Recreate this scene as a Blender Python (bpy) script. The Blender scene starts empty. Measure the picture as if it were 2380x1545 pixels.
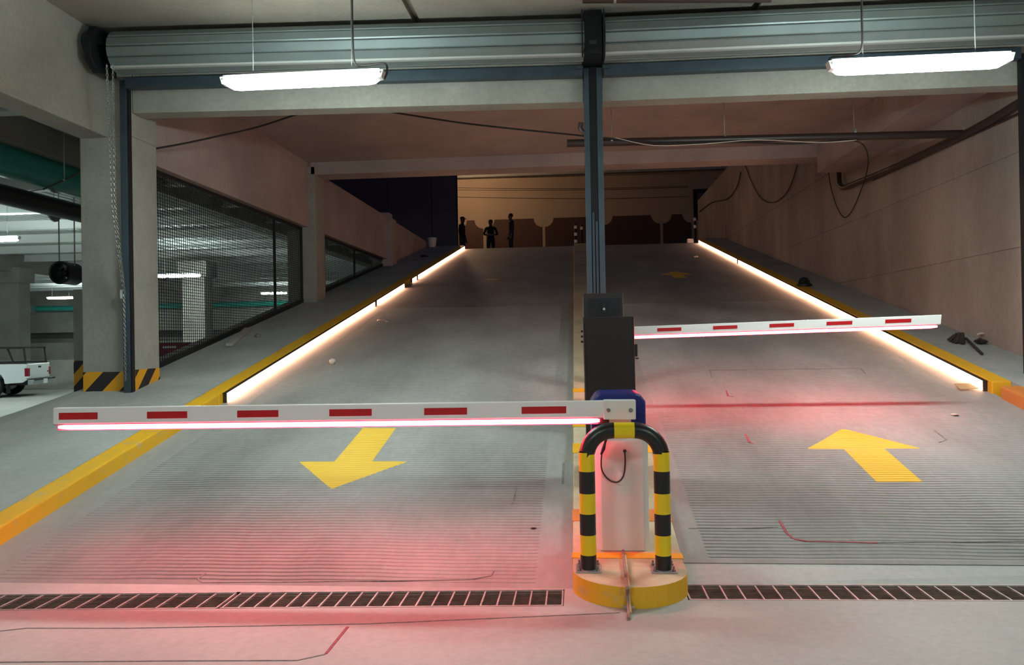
import bpy, bmesh, math, random
from mathutils import Vector, Matrix
random.seed(7)
S = bpy.context.scene
COL = S.collection
PI = math.pi

# ------------------------------------------------------------------ camera
F, CX, CY, EYE = 1800.0, 1190.0, 772.5, 1.5          # pixels in the 2380x1545 frame, eye height in metres
vY = Vector((1341 - CX, -(780 - CY), -F)).normalized()   # ramp heading seen in the camera frame
u = Vector((-.0175, 1, 0)); vZ = (u - u.dot(vY) * vY).normalized()
vX = vY.cross(vZ)
R3 = Matrix((vX, vY, vZ))
cd = bpy.data.cameras.new('camera'); cam = bpy.data.objects.new('camera', cd); COL.objects.link(cam)
cd.sensor_fit = 'HORIZONTAL'; cd.sensor_width = 36.0; cd.lens = 36.0 * F / 2380.0
cd.clip_end = 200; cd.clip_start = .05
cam.matrix_world = Matrix.Translation((0, 0, EYE)) @ R3.to_4x4()
S.camera = cam

# ------------------------------------------------------------------ world, exposure
w = bpy.data.worlds.new('night'); S.world = w; w.use_nodes = True
bg = w.node_tree.nodes['Background']; bg.inputs[0].default_value = (.30, .32, .55, 1); bg.inputs[1].default_value = .05
S.view_settings.view_transform = 'Standard'; S.view_settings.look = 'None'
S.view_settings.exposure = 0.0; S.view_settings.gamma = 1.0; S.view_settings.use_curve_mapping = False
TUBE = 124.0        # fluorescent diffuser radiance
RED = 84.0         # red strip on the left boom
RED2 = 90.0       # red strip on the right boom
WARM = 15.0        # warm strip along the kerbs

# ------------------------------------------------------------------ pixel helpers
EYEV = Vector((0, 0, EYE))
def ray(px, py):
    d = R3 @ Vector((px - CX, -(py - CY), -F)); return d / d.y
def at(px, py, x=None, y=None, z=None):
    d = ray(px, py)
    t = y if y is not None else (x / d.x if x is not None else (z - EYE) / d.z)
    return EYEV + d * t
SL = .2022; Y0 = 4.62
def rz(y): return SL * max(0.0, y - Y0)
def onramp(px, py, h=0.0):
    d = ray(px, py); t = (EYE - h + SL * Y0) / (SL - d.z); return EYEV + d * t

# ------------------------------------------------------------------ materials
MATS = {}
def nodes(name):
    m = bpy.data.materials.new(name); m.use_nodes = True; MATS[name] = m
    nt = m.node_tree; return m, nt, nt.nodes['Principled BSDF']
def plain(name, c, rough=.5, metal=0.0, spec=None, var=.0, scale=8.0, bump=0.0):
    m, nt, b = nodes(name)
    b.inputs['Roughness'].default_value = rough; b.inputs['Metallic'].default_value = metal
    if spec is not None: b.inputs['Specular IOR Level'].default_value = spec
    b.inputs['Base Color'].default_value = (*c, 1)
    if var or bump:
        tc = nt.nodes.new('ShaderNodeTexCoord'); n = nt.nodes.new('ShaderNodeTexNoise')
        n.inputs['Scale'].default_value = scale; n.inputs['Detail'].default_value = 6
        nt.links.new(tc.outputs['Object'], n.inputs['Vector'])
        if var:
            r = nt.nodes.new('ShaderNodeValToRGB')
            r.color_ramp.elements[0].position = .3; r.color_ramp.elements[1].position = .7
            r.color_ramp.elements[0].color = (*[k * (1 - var) for k in c], 1)
            r.color_ramp.elements[1].color = (*[min(1, k * (1 + var)) for k in c], 1)
            nt.links.new(n.outputs['Fac'], r.inputs[0]); nt.links.new(r.outputs[0], b.inputs['Base Color'])
        if bump:
            bp = nt.nodes.new('ShaderNodeBump'); bp.inputs['Strength'].default_value = bump; bp.inputs['Distance'].default_value = .02
            nt.links.new(n.outputs['Fac'], bp.inputs['Height']); nt.links.new(bp.outputs[0], b.inputs['Normal'])
    return m
def concrete(name, c, rough=.8, big=.7, fine=22., amt=.22, stretch=(1, 1, 1), bump=.25, pits=True, spec=.3):
    """poured concrete: large cloudy stains, fine grain, small dark pits"""
    m, nt, b = nodes(name); N = nt.nodes.new; L = nt.links.new
    b.inputs['Roughness'].default_value = rough; b.inputs['Specular IOR Level'].default_value = spec
    tc = N('ShaderNodeTexCoord'); mp = N('ShaderNodeMapping'); mp.inputs['Scale'].default_value = stretch
    L(tc.outputs['Object'], mp.inputs['Vector'])
    n1 = N('ShaderNodeTexNoise'); n1.inputs['Scale'].default_value = big; n1.inputs['Detail'].default_value = 8; n1.inputs['Roughness'].default_value = .62
    n2 = N('ShaderNodeTexNoise'); n2.inputs['Scale'].default_value = fine; n2.inputs['Detail'].default_value = 5
    L(mp.outputs[0], n1.inputs['Vector']); L(mp.outputs[0], n2.inputs['Vector'])
    r1 = N('ShaderNodeValToRGB'); r1.color_ramp.elements[0].position = .32; r1.color_ramp.elements[1].position = .68
    r1.color_ramp.elements[0].color = (*[k * (1 - amt) for k in c], 1)
    r1.color_ramp.elements[1].color = (*[min(1, k * (1 + amt)) for k in c], 1)
    L(n1.outputs['Fac'], r1.inputs[0])
    r2 = N('ShaderNodeValToRGB'); r2.color_ramp.elements[0].position = .25; r2.color_ramp.elements[1].position = .75
    r2.color_ramp.elements[0].color = (.86, .86, .86, 1); r2.color_ramp.elements[1].color = (1, 1, 1, 1)
    L(n2.outputs['Fac'], r2.inputs[0])
    mx = N('ShaderNodeMixRGB'); mx.blend_type = 'MULTIPLY'; mx.inputs[0].default_value = 1
    L(r1.outputs[0], mx.inputs[1]); L(r2.outputs[0], mx.inputs[2])
    out = mx
    if pits:
        v = N('ShaderNodeTexVoronoi'); v.inputs['Scale'].default_value = 5.5; L(mp.outputs[0], v.inputs['Vector'])
        r3 = N('ShaderNodeValToRGB'); r3.color_ramp.elements[0].position = .03; r3.color_ramp.elements[1].position = .06
        r3.color_ramp.elements[0].color = (.62, .6, .58, 1); r3.color_ramp.elements[1].color = (1, 1, 1, 1)
        L(v.outputs['Distance'], r3.inputs[0])
        m2 = N('ShaderNodeMixRGB'); m2.blend_type = 'MULTIPLY'; m2.inputs[0].default_value = 1
        L(mx.outputs[0], m2.inputs[1]); L(r3.outputs[0], m2.inputs[2]); out = m2
    L(out.outputs[0], b.inputs['Base Color'])
    bp = N('ShaderNodeBump'); bp.inputs['Strength'].default_value = bump; bp.inputs['Distance'].default_value = .015
    L(n2.outputs['Fac'], bp.inputs['Height']); L(bp.outputs[0], b.inputs['Normal'])
    return m
def worn(name, c, under, amount=.45, scale=9., rough=.55):
    """paint scuffed through to what lies under it"""
    m, nt, b = nodes(name); N = nt.nodes.new; L = nt.links.new
    tc = N('ShaderNodeTexCoord'); n = N('ShaderNodeTexNoise'); n.inputs['Scale'].default_value = scale; n.inputs['Detail'].default_value = 9; n.inputs['Roughness'].default_value = .7
    L(tc.outputs['Object'], n.inputs['Vector'])
    r = N('ShaderNodeValToRGB'); r.color_ramp.elements[0].position = amount - .08; r.color_ramp.elements[1].position = amount + .06
    r.color_ramp.elements[0].color = (*under, 1); r.color_ramp.elements[1].color = (*c, 1)
    L(n.outputs['Fac'], r.inputs[0]); L(r.outputs[0], b.inputs['Base Color']); b.inputs['Roughness'].default_value = rough
    bp = N('ShaderNodeBump'); bp.inputs['Strength'].default_value = .15; bp.inputs['Distance'].default_value = .01
    L(n.outputs['Fac'], bp.inputs['Height']); L(bp.outputs[0], b.inputs['Normal'])
    return m
def glow(name, c, k):
    m, nt, b = nodes(name)
    b.inputs['Base Color'].default_value = (.8, .8, .8, 1)
    b.inputs['Emission Color'].default_value = (*c, 1); b.inputs['Emission Strength'].default_value = k
    return m
CONC = (.34, .333, .297)
concrete('concrete', CONC); concrete('concrete_ceiling', (.31, .275, .235), big=.45, amt=.28)
concrete('concrete_wall', (.34, .295, .265), big=.55, amt=.32, stretch=(1, 1, .45))
concrete('concrete_passage', (.43, .355, .34), big=.5, amt=.2)
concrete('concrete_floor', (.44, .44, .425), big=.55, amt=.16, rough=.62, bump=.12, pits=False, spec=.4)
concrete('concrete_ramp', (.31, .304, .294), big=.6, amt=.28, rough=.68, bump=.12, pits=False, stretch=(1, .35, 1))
concrete('concrete_walk', (.38, .395, .38), big=.8, amt=.16, bump=.15, pits=False)
concrete('concrete_island', (.52, .44, .30), big=1.6, amt=.22, bump=.2, pits=False)
concrete('asphalt', (.05, .05, .055), big=1., amt=.2)
YEL = (.78, .42, .015)
worn('yellow_paint', YEL, (.55, .42, .2), .38, 5.)
worn('arrow_paint', (.80, .50, .04), (.5, .45, .33), .34, 7.)
worn('orange_paint', (.62, .22, .05), (.5, .3, .16), .36, 4.)
worn('pale_paint', (.60, .47, .22), (.5, .44, .33), .4, 8.)
worn('stripe_yellow', (.72, .33, .01), (.5, .35, .15), .3, 6.); worn('stripe_black', (.018, .014, .016), (.12, .1, .09), .28, 7.)
plain('steel_navy', (.045, .068, .09), .45, .3, var=.15, scale=5.); plain('steel_dark', (.012, .014, .018), .5, .3)
plain('slat', (.19, .23, .235), .38, .45, var=.08, scale=3.); plain('slat_edge', (.62, .66, .66), .3, .5)
plain('galvanised', (.42, .45, .46), .35, .7, var=.2, scale=14.); plain('chain_steel', (.2, .2, .19), .4, .8); plain('rusty', (.20, .15, .12), .6, .5, var=.3, scale=20.)
plain('white_coat', (.72, .72, .71), .32, var=.04, scale=3.); plain('boom_white', (.80, .80, .80), .3)
plain('reflector_red', (.48, .006, .012), .35); plain('blue_coat', (.015, .022, .17), .28, var=.15, scale=6.)
plain('black_coat', (.022, .016, .018), .38, var=.12, scale=6.); plain('rubber', (.01, .01, .011), .45)
plain('hoop_yellow', (.80, .58, .006), .3); worn('hoop_black', (.010, .010, .010), (.16, .15, .14), .27, 6., .35)
plain('bolt', (.3, .3, .29), .35, .9); plain('wire_dark', (.02, .018, .018), .5); plain('wire_grey', (.16, .17, .17), .5)
plain('pipe_brown', (.035, .022, .02), .4); plain('pipe_teal', (.03, .34, .28), .35, var=.1); plain('duct_dark', (.012, .014, .02), .5)
plain('deck', (.46, .50, .49), .45, .1); plain('purlin', (.78, .80, .79), .5)
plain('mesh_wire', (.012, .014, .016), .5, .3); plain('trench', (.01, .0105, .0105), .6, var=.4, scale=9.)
plain('navy_sheet', (.07, .07, .115), .55); plain('housing', (.7, .72, .72), .4)
plain('facade_cream', (.42, .33, .25), .8, var=.06, scale=.8); plain('facade_brown', (.065, .026, .018), .6, var=.1, scale=2.)
plain('cloth_black', (.008, .008, .01), .9); plain('cloth_blue', (.012, .018, .04), .9); plain('skin', (.12, .07, .05), .6)
plain('car_white', (.66, .70, .70), .25); plain('tyre', (.015, .016, .018), .8); plain('glass_dark', (.01, .012, .014), .08)
plain('lamp_red', (.22, .008, .03), .25); plain('red_coat', (.26, .01, .04), .45); plain('plastic_white', (.7, .7, .7), .45)
plain('litter', (.55, .5, .45), .7); plain('cardboard', (.45, .33, .18), .8); plain('rag', (.03, .024, .02), .9, bump=.6, scale=30., var=.3)
plain('cable_brown', (.28, .19, .16), .7, var=.35, scale=30.); plain('seal', (.2, .185, .175), .8, var=.3, scale=30.); plain('seal_red', (.30, .06, .08), .7, var=.35, scale=25.); plain('grate_steel', (.5, .46, .45), .5, .5, var=.2, scale=20.)
glow('tube_light', (.84, 1.0, .95), TUBE); glow('red_light', (1.0, .03, .07), RED); glow('red_light_strong', (1.0, .02, .05), RED2); glow('warm_light', (1.0, .52, .31), WARM)
glow('sodium_light', (1.0, .5, .15), 40.)

# ------------------------------------------------------------------ mesh helpers
WL = {}
def obj(name, vs, fs, mat, parent=None, smooth=False, bev=0.0, mi=None):
    vs = [Vector(v) for v in vs]
    if parent is None:
        lo = Vector((min(v.x for v in vs), min(v.y for v in vs), min(v.z for v in vs)))
        hi = Vector((max(v.x for v in vs), max(v.y for v in vs), max(v.z for v in vs)))
        org = Vector(((lo.x + hi.x) / 2, (lo.y + hi.y) / 2, lo.z))
    else: org = WL[parent.name]
    me = bpy.data.meshes.new(name); me.from_pydata([v - org for v in vs], [], fs)
    mats = mat if isinstance(mat, (list, tuple)) else [mat]
    for k in mats: me.materials.append(MATS[k])
    bm = bmesh.new(); bm.from_mesh(me)
    if mi is not None:
        bm.faces.ensure_lookup_table()
        for f, k in zip(bm.faces, mi): f.material_index = k
    bmesh.ops.recalc_face_normals(bm, faces=bm.faces)
    if bev > 0:
        es = [e for e in bm.edges if len(e.link_faces) == 2 and e.calc_face_angle(0) > .5]
        bmesh.ops.bevel(bm, geom=es, offset=bev, segments=2, affect='EDGES', profile=.6)
    if smooth:
        for f in bm.faces: f.smooth = True
        for e in bm.edges:
            if len(e.link_faces) == 2 and e.calc_face_angle(0) > .75: e.smooth = False
    bm.to_mesh(me); bm.free()
    o = bpy.data.objects.new(name, me); COL.objects.link(o)
    if parent is None: o.location = org
    else: o.parent = parent
    WL[o.name] = org
    return o
def tag(o, label, cat, group=None):
    o['label'] = label; o['category'] = cat
    if group: o['group'] = group
    return o
def thing(name, label, cat, loc=(0, 0, 0), group=None):
    o = bpy.data.objects.new(name, None); COL.objects.link(o); o.location = loc; o.empty_display_size = .1
    WL[o.name] = Vector(loc); return tag(o, label, cat, group)
def struct(o): o['kind'] = 'structure'; return o
def room(name, loc=(0, 0, 0)):
    o = bpy.data.objects.new(name, None); COL.objects.link(o); o.location = loc; WL[o.name] = Vector(loc); o['kind'] = 'structure'; return o
BF = [(0, 3, 2, 1), (4, 5, 6, 7), (0, 1, 5, 4), (1, 2, 6, 5), (2, 3, 7, 6), (3, 0, 4, 7)]
def boxv(x0, x1, y0, y1, z0, z1):
    return [(x0, y0, z0), (x1, y0, z0), (x1, y1, z0), (x0, y1, z0), (x0, y0, z1), (x1, y0, z1), (x1, y1, z1), (x0, y1, z1)]
def box(name, x0, x1, y0, y1, z0, z1, mat, parent=None, bev=0.0): return obj(name, boxv(x0, x1, y0, y1, z0, z1), BF, mat, parent, bev=bev)
class MB:
    def __init__(s): s.v = []; s.f = []
    def add(s, v, f):
        n = len(s.v); s.v += [Vector(k) for k in v]; s.f += [tuple(n + i for i in q) for q in f]; return s
    def box(s, *a): return s.add(boxv(*a), BF)
    def bar(s, a, b, r, up=(0, 0, 1), r2=None):       # rectangular bar between two points
        a, b = Vector(a), Vector(b); d = (b - a).normalized(); up = Vector(up)
        if abs(d.dot(up)) > .95: up = Vector((0, 1, 0)) if abs(d.y) < .9 else Vector((1, 0, 0))
        sx = d.cross(up).normalized(); sz = sx.cross(d); r2 = r if r2 is None else r2
        c = [(-1, -1), (1, -1), (1, 1), (-1, 1)]
        return s.add([a + sx * i * r + sz * j * r2 for i, j in c] + [b + sx * i * r + sz * j * r2 for i, j in c], BF)
    def tube(s, pts, r, n=10, cap=True, up=(0, 0, 1)):
        pts = [Vector(p) for p in pts]; rs = r if isinstance(r, (list, tuple)) else [r] * len(pts)
        base = len(s.v); X = None
        for i, p in enumerate(pts):
            t = (pts[min(i + 1, len(pts) - 1)] - pts[max(i - 1, 0)]).normalized()
            if X is None:
                q = Vector(up)
                if abs(q.dot(t)) > .9: q = Vector((1, 0, 0)) if abs(t.x) < .9 else Vector((0, 1, 0))
                X = q.cross(t).normalized()
            else: X = (X - X.dot(t) * t).normalized()
            Y = t.cross(X)
            s.v += [p + (X * math.cos(k * 2 * PI / n) + Y * math.sin(k * 2 * PI / n)) * rs[i] for k in range(n)]
        for i in range(len(pts) - 1):
            a, b = base + i * n, base + (i + 1) * n
            for k in range(n): s.f.append((a + k, a + (k + 1) % n, b + (k + 1) % n, b + k))
        if cap:
            s.f.append(tuple(base + k for k in reversed(range(n)))); s.f.append(tuple(base + (len(pts) - 1) * n + k for k in range(n)))
        return s
    def lathe(s, prof, c=(0, 0, 0), n=16, axis='z'):
        base = len(s.v); c = Vector(c)
        for r, h in prof:
            for k in range(n):
                a = k * 2 * PI / n; x, y = r * math.cos(a), r * math.sin(a)
                s.v.append(c + (Vector((x, y, h)) if axis == 'z' else Vector((x, h, y)) if axis == 'y' else Vector((h, x, y))))
        for i in range(len(prof) - 1):
            for k in range(n):
                a, b = base + i * n, base + (i + 1) * n
                s.f.append((a + k, a + (k + 1) % n, b + (k + 1) % n, b + k))
        s.f.append(tuple(base + k for k in range(n))); s.f.append(tuple(base + (len(prof) - 1) * n + k for k in range(n)))
        return s
    def prism(s, poly, axis, a, b):                    # polygon in the two other axes, extruded along axis
        def P(p, h): return {'x': (h, p[0], p[1]), 'y': (p[0], h, p[1]), 'z': (p[0], p[1], h)}[axis]
        n = len(poly)
        return s.add([P(p, a) for p in poly] + [P(p, b) for p in poly],
                     [tuple(range(n)), tuple(range(n, 2 * n))] + [(i, (i + 1) % n, n + (i + 1) % n, n + i) for i in range(n)])
    def build(s, name, mat, parent=None, smooth=False, bev=0.0): return obj(name, s.v, s.f, mat, parent, smooth, bev)
def arc(pts, n=8):                                     # smooth curve through points (Catmull-Rom)
    P = [Vector(p) for p in pts]; P = [P[0] * 2 - P[1]] + P + [P[-1] * 2 - P[-2]]; out = []
    for i in range(1, len(P) - 2):
        for k in range(n):
            t = k / n; a, b, c, d = P[i - 1], P[i], P[i + 1], P[i + 2]
            out.append(.5 * ((2 * b) + (c - a) * t + (2 * a - 5 * b + 4 * c - d) * t * t + (3 * b - a - 3 * c + d) * t ** 3))
    out.append(P[-2]); return out
def copy_tree(o, parent=None):
    c = o.copy(); COL.objects.link(c); c.parent = parent
    for ch in list(o.children): copy_tree(ch, c)
    return c
def sstep(t): t = max(0., min(1., t)); return t * t * (3 - 2 * t)

# ================================================================== THE SETTING
KL0, KL1 = -4.05, -4.25        # left kerb inner / outer
KR0, KR1 = 4.38, 4.58          # right kerb
IL, IR = -.05, .62             # centre island
CREST = 28.1; ZC = rz(CREST)
CEIL = 5.08
def dfl(x): return 4.319 + .057 * (x + .1)       # front line of the trench, left lane
def dfr(x): return 4.441 + .022 * (x - .6)       # right lane
# flat floor with the two trench openings left free
fl = MB()
def poly(mb, pts, z=0.0): mb.add([(p[0], p[1], z) for p in pts], [tuple(range(len(pts)))])
poly(fl, [(-34, -13), (KL0, -13), (KL0, 4.7), (-5, 4.7), (-5, 45), (-34, 45)])
poly(fl, [(KL0, -13), (IL - .05, -13), (IL - .05, dfl(IL - .05)), (KL0, dfl(KL0))])
poly(fl, [(KL0, dfl(KL0) + .286), (IL - .05, dfl(IL - .05) + .286), (IL - .05, Y0 + .02), (KL0, Y0 + .02)])
poly(fl, [(IL - .05, -13), (IR - .02, -13), (IR - .02, 5.0), (IL - .05, 5.0)])
poly(fl, [(IR - .02, -13), (5.29, -13), (5.29, dfr(5.29)), (IR - .02, dfr(IR))])
fl.add([(IR - .02, dfr(IR) + .28, 0), (5.29, dfr(5.29) + .28, 0), (5.29, 5.0, rz(5.0)), (IR - .02, 5.0, rz(5.0))], [(0, 1, 2, 3)])
struct(fl.build('floor', 'concrete_floor'))
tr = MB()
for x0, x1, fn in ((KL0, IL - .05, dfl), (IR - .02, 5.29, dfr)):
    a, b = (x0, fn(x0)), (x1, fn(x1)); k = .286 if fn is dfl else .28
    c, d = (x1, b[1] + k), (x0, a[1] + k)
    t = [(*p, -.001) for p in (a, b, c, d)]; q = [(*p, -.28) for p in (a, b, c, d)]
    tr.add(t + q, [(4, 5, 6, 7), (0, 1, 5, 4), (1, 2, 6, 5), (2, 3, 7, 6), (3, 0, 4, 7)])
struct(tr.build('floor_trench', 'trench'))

# ramp lanes: grooved concrete, smooth margins
PER = .046
def wob(x, y): return .010 * math.sin(1.7 * x + .35 * y) + .005 * math.sin(5.3 * x + 1.1 * y + 1.) + .0022 * math.sin(17 * x + 3 * y)
def rows(y0, y1, flat=15.0):
    out = []; k = math.floor(y0 / PER)
    while k * PER < min(y1, flat):
        b = k * PER
        for o, h in ((.0, 0.), (.026, 0.), (.031, -1.), (.041, -1.)): out.append((b + o, h))
        k += 1
    y = flat
    while y < y1: out.append((y, 0.)); y += .6
    out.append((y1, 0.)); return [r for r in out if y0 <= r[0] <= y1]
def gdepth(x, y): return .0075 * (.55 + .45 * math.sin(1.3 * x + 2.1 * math.sin(.9 * y)) * math.sin(.8 * y + x)) 
def lane(name, x0, x1, xs0, xs1, ystart):
    nx = 34; xs = [x0, xs0 - .02] + [xs0 + (xs1 - xs0) * i / nx for i in range(nx + 1)] + [xs1 + .02, x1]
    rr = [(ystart, 0.)] + [r for r in rows(ystart + .05, CREST)]
    vs, fs = [], []
    for y, h in rr:
        for i, x in enumerate(xs):
            g = h if 2 <= i <= len(xs) - 3 else 0.
            yy = y - (wob(x, y) if ystart + .06 < y < CREST - .5 else 0)
            vs.append((x, yy, rz(yy) + g * gdepth(x, y)))
    n = len(xs)
    for j in range(len(rr) - 1):
        for i in range(n - 1): fs.append((j * n + i, j * n + i + 1, (j + 1) * n + i + 1, (j + 1) * n + i))
    return struct(obj(name, vs, fs, 'concrete_ramp'))
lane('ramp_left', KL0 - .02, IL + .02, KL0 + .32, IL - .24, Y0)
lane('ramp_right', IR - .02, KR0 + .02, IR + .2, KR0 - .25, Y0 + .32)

# raised walks on both sides, kerbs
def walkz(y): return rz(y) + .13
def slab_run(name, x0, x1, y0, y1, mat, zb=-.3, dz=.0, step=1.2, parent=None, top=walkz):
    n = max(2, int((y1 - y0) / step)); mb = MB(); prof = [(y0 + (y1 - y0) * i / n) for i in range(n + 1)]
    pl = [(y, top(y) + dz) for y in prof] + [(y1, max(zb, top(y1) - .9)), (y0, zb)]
    mb.prism(pl, 'x', x0, x1); return mb.build(name, mat, parent)
struct(slab_run('walk_left', -5.85, KL1, 4.62, CREST + .2, 'concrete_walk', dz=-.004))
struct(slab_run('walk_right', KR1, 5.35, 4.9, CREST + .2, 'concrete_walk', dz=-.004))
ap = MB(); NX, NY = 26, 26
for j in range(NY + 1):
    y = 3.7 + (9.9 - 3.7) * j / NY
    for i in range(NX + 1):
        x = -9.6 + (-4.25 + 9.6) * i / NX
        zz = (walkz(y) - .004 if y > Y0 else .126 * sstep((y - 3.7) / .92)) * max(0., min(1., (x + 9.0) / 3.15))
        if y > 9.0: zz *= 1 - .25 * (y - 9.0)
        ap.v.append(Vector((x, y, zz + .002)))
for j in range(NY):
    for i in range(NX):
        a = j * (NX + 1) + i; ap.f.append((a, a + 1, a + NX + 2, a + NX + 1))
struct(ap.build('floor_apron', 'concrete_walk', smooth=True))
def kerb(name, xa, xb, y0, y1, mat):
    mb = MB(); n = 8
    pr = [y0 + (y1 - y0) * i / n for i in range(n + 1)]
    pl = [(y, walkz(y)) for y in pr] + [(y, rz(y) - .12) for y in reversed(pr)]
    return struct(mb.prism(pl, 'x', min(xa, xb), max(xa, xb)).build(name, mat, bev=.012))
kerb('kerb_left', KL0, KL1, 3.72, 8.45, 'yellow_paint'); kerb('kerb_left_upper', KL0, KL1, 8.46, CREST, 'yellow_paint')
kerb('kerb_right', KR0, KR1, 4.95, 8.45, 'orange_paint'); kerb('kerb_right_upper', KR0, KR1, 8.62, CREST, 'yellow_paint')

# centre island: rounded nose, long tail up the ramp, painted bands
def islz(y): return .12 + SL * max(0., y - 4.78)
isl = room('island', (.285, 4.62, 0))
pl = []
for k in range(17):
    a = PI + PI * k / 16; pl.append((.285 + .335 * math.cos(a), 4.62 + .335 * math.sin(a)))
nm = MB().prism(pl, 'z', -.05, .118)
obj('nose', nm.v, nm.f, ['yellow_paint', 'concrete_island'], isl, bev=0, mi=[1, 1] + [0] * (len(nm.f) - 2))
mb = MB(); ys = [4.6, 4.78] + [4.78 + (CREST - 4.78) * i / 12 for i in range(1, 13)]
mb.prism([(y, islz(y)) for y in ys] + [(CREST, ZC - .6), (4.6, -.05)], 'x', IL, IR); mb.build('tail', 'concrete_island', isl, bev=.01)
for px0, px1, mt in ((1297, 1285, 'yellow_paint'), (1211, 1184, 'orange_paint'), (1053, 1031, 'yellow_paint'), (992, 981, 'yellow_paint'), (911, 903, 'yellow_paint')):
    def yon(p):
        d = ray(1345, p); return (EYE - .12 + SL * 4.78) / (SL - d.z)
    a, b = yon(px0), yon(px1); b = max(b, a + .04)
    mb = MB(); e = .004
    mb.prism([(a, islz(a) - .11), (a, islz(a) + e), (b, islz(b) + e), (b, islz(b) - .11)], 'x', IL - e, IR + e); mb.build('paint_band', mt, isl)

# ceiling: three precast slabs with open joints, passage slab behind the lintel
ce = room('ceiling', (0, 0, CEIL))
for x0, x1 in ((-5.44, -1.785), (-1.70, 1.975), (2.06, 5.9)):
    box('slab', x0, x1, -13, 9.2, CEIL, CEIL + .3, 'concrete_ceiling', ce)
box('slab', -5.9, 5.9, -13, 9.3, CEIL + .08, CEIL + .34, 'concrete_ceiling', ce)
box('slab', -5.9, 5.9, 9.2, 15.7, CEIL, CEIL + .3, 'concrete_passage', ce)
# lintel over the gate, follows the gate line (left bay slightly turned)
GL, GC = Vector((-5.15, 8.68, 0)), Vector((.232, 8.985, 0))
def wallrun(name, a, b, th, z0, z1, mat, parent=None, bev=0):
    a, b = Vector(a), Vector(b)
    vs = [(a.x, a.y, z0), (b.x, b.y, z0), (b.x, b.y + th, z0), (a.x, a.y + th, z0), (a.x, a.y, z1), (b.x, b.y, z1), (b.x, b.y + th, z1), (a.x, a.y + th, z1)]
    return obj(name, vs, BF, mat, parent, bev=bev)
struct(wallrun('wall_lintel', GL, (.118, 8.979, 0), .24, 4.2, CEIL, 'concrete')); struct(wallrun('wall_lintel_mid', (.119, 8.99, 0), (.341, 8.99, 0), .22, 4.2, CEIL, 'concrete')); struct(wallrun('wall_lintel_right', (.342, 8.985, 0), (5.3, 9.04, 0), .24, 4.2, CEIL, 'concrete'))
# beams
struct(box('beam_left', -5.8, -5.44, -13, 8.7, 3.92, 5.3, 'concrete', bev=.02))
eb = room('beam_edge', (-5.4, 12, 3.78))
for y0, y1 in ((9.1, 15.25), (15.7, 21.75), (22.2, 28.4)): box('edge_beam', -5.68, -5.36, y0, y1, 3.78, 5.0, 'concrete_passage', eb, bev=.01)
box('edge_upstand', -5.68, -5.36, 9.1, 15.3, 5.0, CEIL, 'concrete_passage', eb)
struct(box('beam_cross', -5.3, 5.32, 15.2, 15.75, 4.83, 5.4, 'concrete_passage', bev=.015))
struct(box('beam_right', 4.62, 5.3, 9.26, 15.19, 4.52, CEIL, 'concrete_passage', bev=.01))
# right wall in four lifts, a shallow groove between them
wr = room('wall_right', (5.4, 18, 0))
for z0, z1, y1 in ((-.3, 2.455, 34), (2.475, 3.59, 34), (3.61, 4.79, 34), (4.81, 7.25, 34)): box('wall_lift', 5.3, 5.7, -13, y1, z0, z1, 'concrete_wall', wr)
box('wall_core', 5.312, 5.69, -12.98, 33.98, -.3, 7.2, 'concrete_wall', wr)
struct(box('wall_back', -34, 5.7, -13.4, -13, 0, 5.3, 'concrete')); struct(box('wall_far', -34, -5.9, 44, 44.4, 0, 4.7, 'concrete')); struct(box('wall_left', -34.4, -34, -13, 44, 0, 5.3, 'concrete'))
# low wall behind the parked truck and the dark storey beyond
struct(box('wall_low', -30, -9.2, 24.6, 24.8, 0, .98, 'concrete', bev=.02))
struct(box('wall_parking', -33.9, -6, 43.0, 43.3, 0, 1.6, 'concrete')); struct(box('wall_parking_upper', -33.9, -6, 43.0, 43.3, 2.2, 4.79, 'concrete'))
# upper street
struct(box('floor_street', -5.9, 30, CREST, 60, ZC - .6, ZC, 'asphalt'))

# ================================================================== COLUMNS WITH HAZARD STRIPES
def stripes(parent, origin, ux, uz, width, z0, z1, n, pitch, bw, lean, nrm):
    """slanting black bands on a yellow field, clipped to the field"""
    o = Vector(origin); ux = Vector(ux); nv = Vector(nrm) * .003
    f = [o + ux * 0, o + ux * width, o + ux * width + Vector((0, 0, z1 - z0)), o + Vector((0, 0, z1 - z0))]
    MB().add([p for p in f] + [p + nv for p in f], BF).build('stripe_field', 'stripe_yellow', parent)
    H = z1 - z0
    for k in range(-n, n):
        a = k * pitch
        pl = [(a, 0), (a + bw, 0), (a + bw + lean * H, H), (a + lean * H, H)]
        for side in (0, 1):                             # clip to 0..width
            out = []
            for i in range(len(pl)):
                p, q = pl[i], pl[(i + 1) % len(pl)]
                ins = (lambda t: t[0] >= 0) if side == 0 else (lambda t: t[0] <= width)
                lim = 0 if side == 0 else width
                if ins(p): out.append(p)
                if ins(p) != ins(q):
                    t = (lim - p[0]) / (q[0] - p[0]); out.append((lim, p[1] + (q[1] - p[1]) * t))
            pl = out
            if not pl: break
        if len(pl) < 3: continue
        m = len(pl); base = [o + ux * p[0] + Vector((0, 0, p[1])) for p in pl]
        MB().add([b + nv for b in base] + [b + nv * 2 for b in base], [tuple(range(m)), tuple(range(m, 2 * m))] + [(i, (i + 1) % m, m + (i + 1) % m, m + i) for i in range(m)]).build('hazard_stripe', 'stripe_black', parent)
c1 = thing('concrete_column', 'square concrete column with hazard-striped base beside the left shutter guide', 'column', (-5.48, 8.93, 0))
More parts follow.
